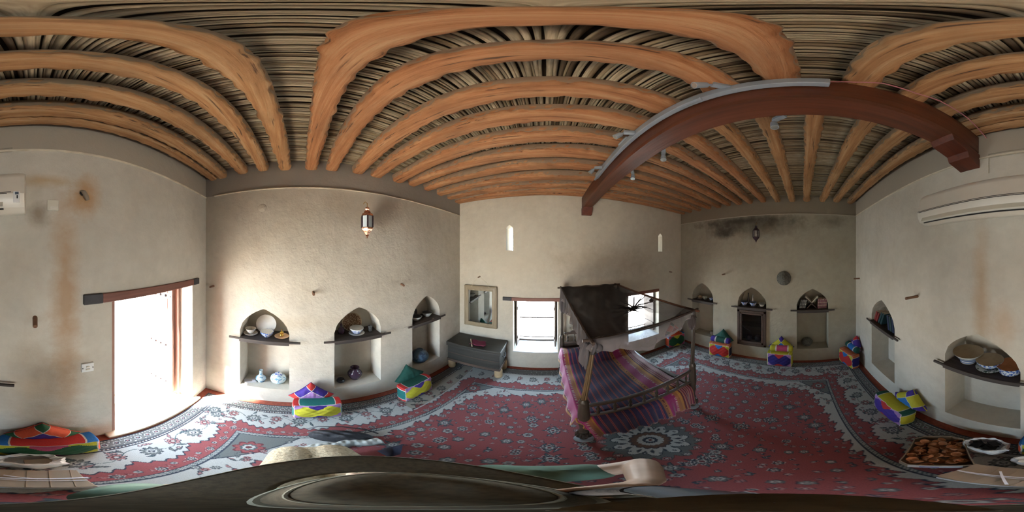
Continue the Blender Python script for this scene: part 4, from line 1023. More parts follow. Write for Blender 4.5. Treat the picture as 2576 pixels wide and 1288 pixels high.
b = MB(); b.box((-.02, -.1925, 2.304), (.72, .003, .0025)); b.box((-.02, -.1895, 2.313), (.76, .002, .002)); b.build('panel_joint', M['black'], t, smooth=False)
b = MB(); b.box((-.02, -.181, 2.262), (.68, .004, .055), Matrix.Rotation(radians(-25), 4, 'X')); b.build('louver', M['ac2'], t, smooth=False, bevel=.001)
b = MB(); b.box((-.02, -.164, 2.232), (.68, .008, .006)); b.build('air_slot', M['black'], t, smooth=False)
b = MB(); b.box((.385, -.188, 2.285), (.030, .012, .058)); dp = b.build('display', M['white'], t, smooth=False, bevel=.002)
b = MB(); b.box((.387, -.195, 2.302), (.017, .003, .013)); b.build('screen', M['screen'], dp, smooth=False)
b = MB(); b.box((.389, -.195, 2.283), (.006, .003, .016)); b.build('button', M['iron'], dp, smooth=False)

# ------------------------------------------------------------------ chest
t = empty('wooden_chest', (-.99, 2.225, 0), 0, 'long dark grey wooden chest in the corner below the mirror', 'chest')
b = MB(); b.box((0, 0, .35), (.80, .37, .34)); b.build('body', M['chest'], t, smooth=False, bevel=.006)
b = MB(); b.box((0, 0, .555), (.84, .40, .05)); b.box((0, -.2, .525), (.83, .012, .03)); b.build('lid', M['chest'], t, smooth=False, bevel=.006)
b = MB(); b.box((0, -.186, .205), (.81, .012, .05)); b.box((0, -.187, .37), (.80, .006, .012)); b.box((.404, 0, .205), (.012, .37, .05)); b.build('plinth_rail', M['dark'], t, smooth=False, bevel=.003)
for i in range(5):
    cx_ = -.32+i*.16; b = MB()
    for a in range(8): b.lathe([(.006, 0), (.0001, .003)], c=(cx_+.035*cos(a*pi/4), -.186, .40+.035*sin(a*pi/4)), n=8, rot=Matrix.Rotation(pi/2, 4, 'X'))
    b.build('stud_rosette', M['iron'], t)
b = MB(); b.tube([(.404, -.06, .42), (.425, -.055, .39), (.43, 0, .38), (.425, .055, .39), (.404, .06, .42)], .006, 8); b.build('side_handle', M['iron'], t)
for fx in (-.36, .37):
    for fy in (-.13, .13):
        b = MB(); b.lathe([(.05, 0), (.056, .02), (.056, .14), (.05, .18)], c=(fx, fy, .01), n=18); b.build('foot', M['cheststone'], t)
b = MB(); b.grid(lambda u, v: (-.05+(u-.5)*.22+.02*sin(v*5), (v-.5)*.16, .592+.012*sin(u*9)*cos(v*7)*.6+.008), 14, 10); o = b.build('folded_cloth', simple('maroon_cloth', (.17, .02, .06), .8), solid=.008); o.location = (-.90, 2.18, -.004); tag(o, 'small crumpled maroon cloth on the chest lid', 'cloth')
b = MB(); b.tube([(-1.10, 2.24, .605), (-1.04, 2.14, .60), (-.99, 2.05, .595)], .008, 8); tag(b.build('stick', M['rope']), 'thin pale stick lying on the chest lid', 'stick')

# ------------------------------------------------------------------ four-poster bed
bt = empty('canopy_bed', (.70, 1.55, 0), 0, 'dark turned-wood four-poster bed standing on the carpet', 'bed')
BX0, BX1, BY0, BY1 = .225, 1.185, .935, 2.20
def post(x, y, zt, lean, m):
    X_, Y__ = x-.70, y-1.55
    b = MB(); b.lathe([(r_*.8, z_) for r_, z_ in [(.036, .03), (.03, .05), (.024, .07), (.03, .085), (.045, .10), (.05, .125)]+[(.052+.004*((i % 2)), .13+.008*i) for i in range(6)]+[(.046, .185), (.034, .20), (.030, .22), (.040, .235), (.044, .25), (.036, .265), (.032, .30), (.036, .36), (.045, .42), (.038, .44), (.046, .52), (.047, .60), (.042, .72), (.038, .78), (.044, .80), (.036, .815), (.028, .84)]], n=20)
    p = b.build('bed_post', m, bt, angle=50); p.location = (X_, Y__, 0)
    b = MB()
    for i in range(14):
        a = 2*pi*i/14; b.tube([(.034*cos(a), .034*sin(a), .10), (.049*cos(a), .049*sin(a), .135), (.047*cos(a), .047*sin(a), .17), (.034*cos(a), .034*sin(a), .195)], .008, 6)
    b.build('carved_bulb', m, p)
    b = MB(); nf = 40
    b.grid(lambda u, v: (cos(2*pi*u)*(.0185-.003*v)*(1+.09*cos(20*pi*u))+lean[0]*v, sin(2*pi*u)*(.0185-.003*v)*(1+.09*cos(20*pi*u))+lean[1]*v, .83+(zt-.83)*v), nf, 6); b.build('fluted_shaft', M['bedgold'] if m is M['bed'] and x < .5 and y < 1 else m, p)
    b = MB(); b.lathe([(.02, zt-.10), (.026, zt-.09), (.018, zt-.075), (.024, zt-.05), (.016, zt-.03), (.018, zt), (.0001, zt+.01)], c=(lean[0]*.93, lean[1]*.93, 0), n=16); b.build('finial', m, p)
    b = MB(); b.lathe([(.058, .012), (.062, .02), (.05, .034), (.03, .04)], n=24); b.build('stone_base', M['bedfoot'], p)
post(BX0, BY0, 1.44, (.055, -.01), M['bed']); post(BX1, BY0, 1.46, (.02, .0), M['bed']); post(BX0, BY1, 1.55, (.0, .0), M['bed']); post(BX1-.13, BY1, 1.56, (.0, .0), M['bed'])
def rail(p0, p1, z0, z1, nb):
    a = Vector((p0[0]-.70, p0[1]-1.55, 0)); c_ = Vector((p1[0]-.70, p1[1]-1.55, 0)); d = c_-a; ang = atan2(d.y, d.x)
    for z in (z0, z1):
        b = MB(); b.box(((a+c_)/2+Vector((0, 0, z))), (d.length-.06, .028, .034 if z == z1 else .026), Matrix.Rotation(ang, 4, 'Z')); b.build('rail', M['dark'] if abs(d.x) > .5 else M['rail'], bt, smooth=False, bevel=.006)
    for i in range(nb):
        q = a+d*((i+.8)/(nb+.6)); H_ = z1-z0
        b = MB(); b.lathe([(.008, .01), (.014, H_*.2), (.007, H_*.35), (.015, H_*.55), (.007, H_*.75), (.012, H_*.88), (.008, H_-.01)], c=(q.x, q.y, z0), n=12); b.build('baluster', M['bed'], bt)
rail((BX0, BY0), (BX1, BY0), .565, .735, 8)
rail((BX0, BY1), (BX1-.13, BY1), .70, .86, 8)
b = MB(); pr = [(-.40, .86), (-.34, .90), (-.2, .92), (-.1, .97), (0, .99), (.1, .97), (.2, .92), (.34, .90), (.40, .86)]
vs = [(x, .65-.012, z) for x, z in pr]+[(x, .65+.012, z) for x, z in pr]; n = len(pr)
b.add(vs, [tuple(range(n)), tuple(range(2*n-1, n-1, -1))]+[(i, n+i, n+(i+1) % n, (i+1) % n) for i in range(n)]); b.build('headboard_crest', M['dark'], bt, smooth=False, bevel=.004)
b = MB(); b.box((0, .655, .58), (.9, .02, .2)); b.build('headboard', M['dark'], bt, smooth=False, bevel=.004)
for xx, mm in ((BX0-.70, M['dark']), (BX1-.70, M['rail'])):
    b = MB(); b.box((xx, .02, .43), (.035, BY1-BY0-.06, .12)); b.build('side_rail', mm, bt, smooth=False, bevel=.006)
b = MB(); b.box((.485, -.28, .50), (.05, .26, .02)); b.build('side_block', M['rail'], bt, smooth=False, bevel=.004)
b = MB(); b.box((-.01, .03, .42), (.88, 1.20, .10)); b.build('slat_base', M['dark'], bt, smooth=False)
b = MB(); b.box((-.02, .06, .485), (.80, 1.06, .07)); o = b.build('mattress', simple('mattress_cloth', (.4, .38, .34), .9), None, smooth=False, bevel=.03); o.location = bt.location; tag(o, 'thin mattress under the striped bedspread', 'mattress')
# striped bedspread
MA = lin((200, 40, 130)); OY = lin((240, 165, 70)); TN = lin((205, 130, 80)); NV = lin((58, 44, 105)); RL = lin((225, 95, 85)); CR = lin((230, 195, 180)); MR = lin((120, 25, 50)); OG = lin((250, 120, 60))
def stripes(q, t_):
    return tuple(.62*c_ for c_ in stripes0(q, t_))
def stripes0(q, t_):
    tick = sin(t_*170+sin(t_*31)*2) > .1
    S_ = [(.03, OY), (.045, MR), (.058, CR if tick else MA), (.14, MA), (.152, CR if tick else MA), (.18, TN), (.192, OY), (.205, MA)]
    for lim, c_ in S_:
        if q < lim: return c_
    if q < .665:
        f = ((q-.205)/.46*9) % 1
        if .40 < f < .47 or .56 < f < .63: return RL
        if .47 <= f <= .56: return lin((90, 40, 80))
        return NV
    S_ = [(.685, TN), (.697, OY if tick else MR), (.71, TN), (.79, MA), (.803, CR if tick else MA), (.835, TN), (.86, OY), (.87, MR)]
    for lim, c_ in S_:
        if q < lim: return c_
    f = ((q-.87)/.13*6) % 1
    return MR if f < .4 else (CR if f < .55 else (TN if f < .8 else MA))
path = [(2.15, .60), (2.13, .645), (2.03, .675), (1.93, .665), (1.86, .61), (1.80, .585), (1.6, .57), (1.3, .56), (1.06, .55), (.99, .545), (.945, .53), (.905, .50), (.885, .44), (.872, .36), (.862, .28), (.855, .215)]
pl = [0]
for i in range(1, len(path)): pl.append(pl[-1]+math.dist(path[i], path[i-1]))
def onpath(v):
    d_ = v*pl[-1]
    for i in range(1, len(pl)):
        if d_ <= pl[i]+1e-9:
            f = (d_-pl[i-1])/(pl[i]-pl[i-1]); return path[i-1][0]+f*(path[i][0]-path[i-1][0]), path[i-1][1]+f*(path[i][1]-path[i-1][1])
    return path[-1]
def spread(u, v):
    y, z = onpath(v); fh = max(0, min(1, (.53-z)/.3)) if y < .95 else 0
    wr = .006*sin(u*22+v*9)+.005*sin(v*40+u*11)
    if u < .13:
        k_ = 1-u/.13; x = .205-.03*sin(min(1, k_*1.3)*pi/2)-.02*k_*(v)+.012*sin(v*46)*k_; zz = z-.185*k_-.012*sin(v*30)*k_
        x += .10*fh*k_; 
        if fh > 0: zz = z+.0*k_; x = .205+.07*fh-.03*k_*(1-fh)+.01*sin(z*60)*k_
    else:
        x = .205+(u-.13)/.87*.925; zz = z+wr*.7
        if u > .93 and fh == 0: zz -= (u-.93)/.07*.04
        x += .07*fh*(1-u) if fh else 0
    if fh: y += .014*sin(u*34)*fh+.01*sin(u*75)*fh
    zz -= .012*sin(pi*u)*(1 if .96 < y < 1.8 else 0)
    return (x, y, zz)
b = MB(); b.grid(spread, 260, 130, lambda u, v: stripes(u, v*2.0))
M['weave'] = attr_mat('striped_weave', .75, noise=.22, bump=.003, scale=140, sheen=.2)
sp_ = b.build('bedspread', M['weave'], color=True, solid=.006, angle=80); tag(sp_, 'magenta, purple and orange striped bedspread draped over the bed', 'bedspread')
b = MB(); rn = random.Random(2)
for i in range(120):
    u = i/119; p = Vector(spread(u, 1.0)); L = rn.uniform(.012, .03)
    if i % 1 == 0: b.tube([p, p+Vector((rn.uniform(-.006, .006), -.004, -L))], [.002, .001], 4)
o = b.build('fringe', simple('fringe_thread', (.5, .2, .16), .9), sp_)

# canopy: frame bars (part of the bed) and the draped gauze
cz = {(0, 0): 1.455, (1, 0): 1.475, (0, 1): 1.565, (1, 1): 1.575}
def top(u, v): return (1-u)*(1-v)*cz[(0, 0)]+u*(1-v)*cz[(1, 0)]+(1-u)*v*cz[(0, 1)]+u*v*cz[(1, 1)]
fx = lambda u, v: (BX0+.05*(1-v)-.01)+(BX1-BX0-.02-.13*v)*u
fy = lambda v: BY0-.01+(BY1-BY0)*v
for (a, c_, m_) in (((0, 0), (1, 0), 'dark'), ((0, 1), (1, 1), 'dark'), ((0, 0), (0, 1), 'dark'), ((1, 0), (1, 1), 'canopybar')):
    if m_ not in M: M[m_] = wood('canopy_bar_wood', (.10, .035, .015), (.20, .075, .035), None, 'Y', 1, .5)
    p = Vector((fx(*a)-.70, fy(a[1])-1.55, top(*a))); q = Vector((fx(*c_)-.70, fy(c_[1])-1.55, top(*c_))); d = (q-p).normalized()
    b = MB(); b.tube([p-d*.05, q+d*.05], .012, 8); b.build('canopy_bar', M[m_], bt)
def gauze(name, c, alpha, scale=300, light=.35):
    k = NT(name); v = k.coord(); f = k.noise(v, 9, 4); a = k.n('ShaderNodeAttribute', attribute_name='col')
    k.set(k.ramp(f, [(.3, tuple(x*.7 for x in c)), (.7, c)]), .9)
    tr = k.n('ShaderNodeBsdfTransparent'); mixs = k.n('ShaderNodeMixShader'); tl = k.n('ShaderNodeBsdfTranslucent'); tl.inputs['Color'].default_value = (*tuple(min(1, x*1.2) for x in c), 1)
    m2 = k.n('ShaderNodeMixShader'); m2.inputs[0].default_value = light
    out = k.t.nodes['Material Output']
    k.l(k.b.outputs[0], m2.inputs[1]); k.l(tl.outputs[0], m2.inputs[2])
    sp = k.n('ShaderNodeSeparateColor'); k.l(a.outputs['Color'], sp.inputs[0])
    fac = k.math('MULTIPLY', sp.outputs[0], k.math('ADD', k.math('MULTIPLY', f, .3), .85), clamp=True)
    k.l(fac, mixs.inputs[0]); k.l(tr.outputs[0], mixs.inputs[1]); k.l(m2.outputs[0], mixs.inputs[2]); k.l(mixs.outputs[0], out.inputs['Surface'])
    return k.m
M['gauze'] = gauze('brown_gauze', (.035, .028, .024), 1); M['drape'] = gauze('pale_drape', (.15, .125, .12), 1, light=.55)
KN = [(.80, .50), (.98, .40)]
def can(u, v):
    x, y = fx(u, v), fy(v); z = top(u, v)+.014
    sag = .20*(4*u*(1-u))**.8*(4*v*(1-v))**.6*(.65+.35*(1-v))
    z -= sag
    for i, (ku, kv) in enumerate(KN):
        dx, dy = (u-ku)*.96, (v-kv)*1.26; r = sqrt(dx*dx+dy*dy); th = atan2(dy, dx); A_ = .016 if i == 0 else .008
        z += A_*sin(15*th+2*r*9)*exp(-r/.16)*min(1, r/.02)*min(1, 6*u*(1-u)*4)
        z -= .03*exp(-(r/.05)**2) if i == 0 else 0
    z += .006*sin(u*19+v*6)*min(1, 8*u*(1-u))
    rr_ = sqrt((u-.02)**2+(v-1.05)**2); z += (.006*sin(27*(u-.35*v)+2.5*sin(3*v+1))+.003*sin(61*(u-.5*v)+3*sin(4*v)))*min(1, 7*u*(1-u))*min(1, 7*v*(1-v))
    return (x, y, z)
def can_a(u, v):
    r = sqrt(((u-.8)*.96)**2+((v-.5)*1.26)**2)
    q_ = fx(u, v)/fy(v); a = .985 if q_ < .52 else max(.40, .985-(q_-.52)*7)
    a = min(a, .985 if u < .86 else .985-(u-.86)*2.5)
    a = max(a, .9*exp(-r/.05)); th = atan2((v-.5)*1.26, (u-.8)*.96); a = min(1, a+.35*max(0, sin(17*th))*exp(-r/.2))
    if v < .08: a = max(a, .8)
    return (a, a, a)
ct = empty('bed_canopy', (0, 0, 0), 0, 'dark brown gauze cloth sagging over the top of the bed posts', 'canopy')
b = MB(); b.grid(can, 120, 100, can_a); b.build('top_cloth', M['gauze'], ct, color=True, angle=80)
kp = Vector(can(.80, .50)); b = MB(); b.lathe([(.0001, -.03), (.014, -.022), (.018, 0), (.012, .016), (.024, .03), (.0001, .03)], c=kp+Vector((0, 0, .01)), n=12)
for i in range(12):
    a = i*pi/6+.3*sin(i*5); L = .22+.10*sin(i*3.1); pt = []
    for q in range(6):
        t_ = q/5; uu = .80+cos(a)*L*t_/.96; vv_ = .50+sin(a)*L*t_/1.26; p = Vector(can(min(.99, uu), vv_)); pt.append(p+Vector((0, 0, .006)))
    b.tube(pt, [.011, .008, .0065, .005, .003, .001], 6)
b.build('knot', simple('gauze_knot', (.03, .024, .022), .9), ct)
kp = Vector(can(.95, .40)); b = MB(); b.lathe([(.0001, -.02), (.02, -.012), (.024, .004), (.012, .02), (.0001, .03)], c=kp+Vector((0, 0, .02)), n=12); b.build('knot', simple('gauze_knot_brown', (.06, .045, .04), .9), ct)
def drape(pfn, lenfn, nu, nv, amp, freq, aa, nrm, name='side_drape', mat='drape'):
    b = MB()
    def f(u, v):
        p = Vector(pfn(u)); L = lenfn(u); w_ = amp*(sin(freq*u*2*pi)+.4*sin(freq*2.3*u*2*pi+1))*(.2+.8*v)
        return p+Vector(nrm)*w_+Vector((0, 0, -L*v))+Vector((-nrm[1], nrm[0], 0))*.02*sin(v*3+u*20)*v
    b.grid(f, nu, nv, lambda u, v: (aa(u, v),)*3); return b.build(name, M[mat], ct, color=True, angle=80)
drape(lambda u: (fx(0, 1-u)-.015, fy(1-u), top(0, 1-u)+.015), lambda u: .13+.06*sin(u*21)*sin(u*5)+.10*max(0, u-.5), 120, 16, .014, 11, lambda u, v: .93, (1, 0, 0))
drape(lambda u: (fx(u, 0), fy(0)-.015, top(u, 0)+.012), lambda u: .09+.11*sin(pi*min(1, u*1.1))**2+.02*sin(u*19), 120, 12, .008, 6, lambda u, v: .45+.4*(1-u) if v < .85 else .8, (0, 1, 0))
drape(lambda u: (fx(1, u)+.01, fy(u), top(1, u)), lambda u: .07+.12*sin(pi*u)+.01*sin(u*30), 80, 10, .006, 6, lambda u, v: .35, (1, 0, 0))
def bundle(c, L, R0, mat, seed):
    rn = random.Random(seed); b = MB()
    def f(u, v):
        a = 2*pi*u; r = R0*(.45+.75*sin(min(1, v*1.4)*pi*.62))*(1+.35*sin(5*a+v*3+seed))*(1-.4*max(0, v-.8)/.2)
        return (c[0]+r*cos(a), c[1]+r*sin(a)*.8, c[2]-L*v-.02*sin(3*a+seed)*v)
    b.grid(f, 40, 14, lambda u, v: (.97,)*3); b.build('gathered_cloth', mat, ct, color=True, angle=80)
M['gauzegrey'] = gauze('grey_gathered_cloth', (.15, .13, .13), 1)
bundle((.235, .935, 1.43), .20, .030, M['gauzegrey'], 1); bundle((.285, .925, 1.44), .08, .035, M['gauzegrey'], 2); bundle((1.155, .92, 1.44), .14, .03, M['drape'], 3)
bundle((.235, 2.19, 1.50), .30, .03, M['gauzegrey'], 4)

# ------------------------------------------------------------------ things on the floor by the door wall
bt2 = empty('bowl_box', (.50, -.555, .012), atan2(-.77, .63), 'open cardboard box full of small terracotta bowls on the carpet', 'box')
HX, HY, HZ = .195, .135, .11
b = MB()
oct_ = [(-HX, -HY), (HX*.8, -HY), (HX, -HY*.5), (HX, HY*.6), (HX*.75, HY), (-HX*.8, HY), (-HX, HY*.7)]
n = len(oct_); 
for i in range(n):
    p = Vector((*oct_[i], 0)); q = Vector((*oct_[(i+1) % n], 0)); d = q-p; 
    b.box((p+q)/2+Vector((0, 0, HZ/2)), (d.length+.004, .005, HZ+.006*((i*7) % 3-1)), Matrix.Rotation(atan2(d.y, d.x), 4, 'Z'))
b.build('side_panel', M['cardboard'], bt2, smooth=False)
b = MB(); b.add([(x, y, .004) for x, y in oct_], [tuple(range(n))]); b.build('bottom', M['cardboard'], bt2, smooth=False)
b = MB(); b.box((-HX-.004, .0, HZ*.5), (.002, HY*1.4, HZ*.8)); b.build('printed_side', M['cardwhite'], bt2, smooth=False)
b = MB(); b.box((-HX-.006, .02, HZ*.45), (.002, HY*.5, HZ*.12)); b.build('printed_stripe', M['cardblue'], bt2, smooth=False)
rn = random.Random(11); me0 = None; places = []
def cup_mesh(): b = MB(); b.lathe([(.010, 0), (.013, 0), (.022, .010), (.027, .022), (.0245, .022), (.019, .011), (.0001, .005)], n=16); return b
wordsx = ['near the printed side', 'in the middle', 'near the far end']
for k_ in range(74):
    lvl = k_//26
    for _ in range(60):
        x, y = rn.uniform(-HX+.03, HX-.035), rn.uniform(-HY+.03, HY-.03)
        if all((x-a)**2+(y-c_)**2 > .036**2 or l2_ != lvl for a, c_, l2_ in places): break
    places.append((x, y, lvl))
    if me0 is None: o = cup_mesh().build('clay_bowl', M['terracotta'], angle=60); me0 = o.data
    else: o = bpy.data.objects.new('clay_bowl', me0); C.objects.link(o)
    wp = bt2.matrix_world
    R0 = Matrix.Rotation(bt2.rotation_euler.z, 4, 'Z'); p = R0 @ Vector((x, y, .022+lvl*.026+rn.uniform(0, .008)))+bt2.location
    o.location = p; o.rotation_euler = (rn.choice((0, 3.1, .7, -.8, 1.2))+rn.uniform(-.3, .3), rn.uniform(-.7, .7), rn.uniform(0, 6.28))
    tag(o, 'small orange clay bowl heaped in the open cardboard box', 'clay bowl', 'small clay bowls heaped in the cardboard box')
ft = empty('flat_carton', (.075, -.395, .012), radians(-4), 'flat brown cardboard carton tied with white strap, in front of the bags', 'carton')
b = MB(); b.box((0, 0, .045), (.40, .20, .085)); b.build('carton_body', M['cardboard'], ft, smooth=False, bevel=.002)
b = MB()
for (x_, a) in ((-.0, .0), ): b.box((-.02, .0, .093), (.34, .205, .006))
b.box((.15, .0, .095), (.12, .19, .004), Matrix.Rotation(-.08, 4, 'Y')); b.build('top_flap', M['cardboard'], ft, smooth=False)
b = MB()
for i in range(7): b.box((-.17+i*.055, 0, .0975), (.0025, .2, .002), Matrix.Rotation(.1*(i % 3-1), 4, 'Z'))
b.build('crease', simple('card_crease', (.30, .23, .16), .9), ft, smooth=False)
b = MB(); b.box((0, -.0, .1005), (.42, .008, .003), Matrix.Rotation(.02, 4, 'Z')); b.box((.0, .018, .101), (.40, .004, .003), Matrix.Rotation(-.04, 4, 'Z')); b.box((.055, .02, .104), (.008, .16, .003), Matrix.Rotation(.5, 4, 'Z')); b.box((-.04, -.015, .104), (.006, .1, .003), Matrix.Rotation(1.2, 4, 'Z')); b.build('strap', M['strap'], ft, smooth=False)
b = MB(); b.box((.0, .102, .045), (.40, .002, .05)); b.build('printed_side', M['cardwhite'], ft, smooth=False)
def carrier(label, c, rx, ry, h_, seed, open_=.62, mark=None):
    rn = random.Random(seed); ph = [rn.uniform(0, 6.28) for _ in range(6)]; b = MB()
    def f(u, v):
        a = 2*pi*u; 
        if v < .2: r = .9*v/.2; z = .012
        elif v < .75: t_ = (v-.2)/.55; r = .9+.12*sin(t_*pi); z = .012+h_*t_
        else: t_ = (v-.75)/.25; r = .9-(.9-open_)*t_; z = .012+h_*(1-.12*t_)+.0*t_
        cr = 1+.07*sin(3*a+ph[0])+.05*sin(7*a+ph[1]+5*v)+.03*sin(13*a+ph[2]+9*v)
        return (rx*r*cr*cos(a), ry*r*cr*sin(a), z*(1+.12*sin(2*a+ph[3])*min(1, v*1.3))+.006*sin(11*a+ph[4]+12*v)*min(1, v))
    b.grid(f, 72, 26); o = b.build('carrier_bag', M['bag'], angle=35); o.location = c; tag(o, label, 'plastic bag', 'white carrier bags')
    if mark:
        b = MB(); b.grid(lambda u, v: Vector(f(mark[0]+u*.05, .45+.15*v))*1.012+Vector((0, 0, .001)), 6, 4); b.build('printed_mark', mark[1], o)
    return o
carrier('crumpled white carrier bag with dark contents and a red corner, left of the carton', (.345, -.745, .010), .125, .095, .12, 3, .75, (.02, M['bk_red']))
b = MB(); 
for i in range(8): b.box((.345+.05*cos(i*2.1), -.745+.035*sin(i*3.3), .075+.006*i), (.07, .05, .012), Matrix.Rotation(i*.8, 4, 'Z') @ Matrix.Rotation(.2*sin(i), 4, 'X'))
tag(b.build('dark_packets', M['bagblack'], smooth=False, bevel=.002), 'dark flat packets inside the crumpled white bag', 'packets')
carrier('smooth white carrier bag with one open side, in front of the orange and green cushion', (.015, -.615, .010), .15, .085, .13, 8, .62, (.62, M['bk_teal']))
b = MB(); b.box((-.03, -.61, .085), (.13, .06, .05), Matrix.Rotation(.2, 4, 'Z')); tag(b.build('parcel', M['cardboard'], smooth=False, bevel=.004), 'brown parcel showing inside the smooth white bag', 'parcel')

# ------------------------------------------------------------------ the photographer, kneeling under the lens
pt_ = empty('person', (-.09, .09, 0), 0, 'person kneeling in a wide-brimmed olive hat and green shirt, holding a stick', 'person')
def ball(b, c, r, n=14):
    """ellipsoid, r = (x, y, z) radii"""
    vs = []; fs = []; m = n//2+1
    for q in range(1, m):
        t = pi*q/m
        for i in range(n): a = 2*pi*i/n; vs.append((c[0]+r[0]*sin(t)*cos(a), c[1]+r[1]*sin(t)*sin(a), c[2]-r[2]*cos(t)))
    k0 = len(vs); vs += [(c[0], c[1], c[2]-r[2]), (c[0], c[1], c[2]+r[2])]
    for q in range(m-2):
        for i in range(n): i2 = (i+1) % n; fs.append((q*n+i, q*n+i2, (q+1)*n+i2, (q+1)*n+i))
    for i in range(n): i2 = (i+1) % n; fs.append((k0, i2, i)); fs.append((k0+1, (m-2)*n+i, (m-2)*n+i2))
    b.add(vs, fs)
def limb(b, pts, rad, n=14):
    """tapering limb with rounded joints"""
    P = []; R = []
    for i in range(len(pts)-1):
        for q in range(5): t = q/5; P.append(Vector(pts[i]).lerp(Vector(pts[i+1]), t)); R.append(rad[i]+(rad[i+1]-rad[i])*t)
    P.append(Vector(pts[-1])); R.append(rad[-1]); b.tube(P, R, n)
    for p, r_ in zip(pts, rad): ball(b, p, (r_*1.0,)*3, 12)
def trunk(b, rings, n=28):
    """rings: (x, z, half depth, half width)"""
    vs = []; fs = []
    for (x, z, dx, wy) in rings:
        for i in range(n):
            a = 2*pi*i/n; ca, sa = cos(a), sin(a); e = .85
            vs.append((x+dx*abs(ca)**e*(1 if ca > 0 else -1), wy*abs(sa)**e*(1 if sa > 0 else -1), z))
    for q in range(len(rings)-1):
        for i in range(n): i2 = (i+1) % n; fs.append((q*n+i, q*n+i2, (q+1)*n+i2, (q+1)*n+i))
    fs.append(tuple(range(n))[::-1]); fs.append(tuple((len(rings)-1)*n+i for i in range(n))); b.add(vs, fs)
def fuse(b, name, mat, voxel, it=6):
    """merge the overlapping volumes into one continuous skin"""
    o = b.build(name, mat, pt_, smooth=True, angle=180)
    m = o.modifiers.new('skin', 'REMESH'); m.mode = 'VOXEL'; m.voxel_size = voxel; m.use_smooth_shade = True
    m = o.modifiers.new('soften', 'SMOOTH'); m.iterations = it; m.factor = .5; return o
RS, RE_, RW = (0, .185, .785), (.29, .205, .84), (.205, .07, .985)
LS, LE, LW = (0, -.185, .785), (-.03, -.25, .56), (-.215, -.165, .425)
b = MB()
trunk(b, [(.04, .20, .09, .14), (.04, .30, .085, .13), (.03, .45, .075, .12), (.01, .62, .08, .135), (-.005, .74, .08, .15), (-.01, .80, .06, .13), (-.015, .84, .045, .07)])
limb(b, [(-.012, 0, .82), (-.03, 0, .95)], [.056, .052])
ball(b, (-.025, 0, 1.055), (.092, .074, .092), 20); ball(b, (-.055, 0, .985), (.060, .056, .065), 18); ball(b, (-.075, 0, .945), (.034, .034, .026))
ball(b, (-.127, 0, .995), (.014, .012, .014)); limb(b, [(-.116, 0, 1.03), (-.128, 0, 1.0)], [.007, .010], 8)
for sy in (1, -1):
    ball(b, (-.02, sy*.076, 1.005), (.018, .007, .028)); ball(b, (-.098, sy*.03, 1.048), (.014, .020, .008)); ball(b, (-.088, sy*.036, .985), (.020, .020, .022))
limb(b, [RS, RE_], [.052, .038]); limb(b, [RE_, (.26, .16, .885), RW], [.038, .040, .025])
limb(b, [LS, LE], [.050, .038]); limb(b, [LE, (-.08, -.23, .525), LW], [.038, .039, .025])
# right hand closed round the stick (stick passes at x=.118, y=.010)
ball(b, (.172, .042, 1.035), (.024, .022, .045)); limb(b, [RW, (.180, .050, 1.02)], [.024, .022])
for k_, L in enumerate((.93, 1.0, .97, .85)):
    z_ = 1.078-.021*k_; limb(b, [(.160, .026, z_), (.140, .012-.024*L, z_+.003), (.112, .010-.026*L, z_+.002), (.094, .008, z_), (.102, .030, z_-.002)][:4+(L > .9)], [.0105, .0100, .0092, .0085, .0075][:4+(L > .9)], 8)
limb(b, [(.172, .055, 1.045), (.148, .046, 1.085), (.120, .038, 1.098), (.100, .028, 1.095)], [.014, .012, .0105, .009], 8)
# left hand resting on the thigh
ball(b, (-.262, -.145, .400), (.046, .038, .017)); limb(b, [LW, (-.235, -.155, .412)], [.024, .020])
for k_, L in enumerate((.85, 1.0, .94, .74)):
    y_ = -.117-.020*k_; d_ = (k_-1.5)*.007
    limb(b, [(-.29, y_, .400), (-.29-.036*L, y_-d_, .398), (-.29-.062*L, y_-d_*1.6, .386), (-.29-.080*L, y_-d_*2, .370)], [.0105, .0098, .009, .008], 8)
limb(b, [(-.245, -.115, .402), (-.272, -.088, .396), (-.298, -.078, .388)], [.014, .0115, .0095], 8)
for sy in (1, -1):
    limb(b, [(.02, sy*.085, .22), (-.54, sy*.08, .22)], [.07, .05]); limb(b, [(-.54, sy*.08, .20), (-.05, sy*.10, .075), (.06, sy*.10, .065)], [.05, .038, .034])
    limb(b, [(.06, sy*.10, .06), (.15, sy*.10, .042), (.20, sy*.105, .034)], [.032, .028, .020])
fuse(b, 'body', M['skin'], .0042, 3)
b = MB()
trunk(b, [(.045, .215, .135, .185), (.045, .30, .125, .172), (.035, .45, .108, .152), (.012, .62, .108, .165), (-.004, .74, .108, .182), (-.01, .80, .088, .165), (-.014, .845, .066, .095), (-.018, .868, .058, .066)])
limb(b, [(0, .12, .79), RS, (.08, .193, .797), (.165, .198, .814)], [.075, .074, .065, .060]); limb(b, [(0, -.12, .79), LS, LE], [.075, .072, .058])
rn = random.Random(4)
for k_ in range(9):                                          # soft folds of the cloth
    z_ = .28+.05*k_; limb(b, [(-.07, -.11, z_), (-.085, 0, z_-.012), (-.07, .11, z_+rn.uniform(-.02, .02))], [.006, .020, .006], 8)
    if k_ < 2: limb(b, [(.06+.05*k_, .24, .80), (.075+.05*k_, .20, .875-.004*k_), (.07+.05*k_, .16, .82)], [.008, .014, .008], 8)
fuse(b, 'shirt', M['shirt'], .009, 5)
b = MB(); ball(b, (.04, 0, .22), (.125, .175, .12), 22)
for sy in (1, -1):
    limb(b, [(.0, sy*.09, .225), (-.28, sy*.09, .245), (-.56, sy*.08, .235)], [.105, .105, .098]); limb(b, [(-.56, sy*.08, .16), (-.30, sy*.10, .105), (.02, sy*.10, .085)], [.085, .070, .056])
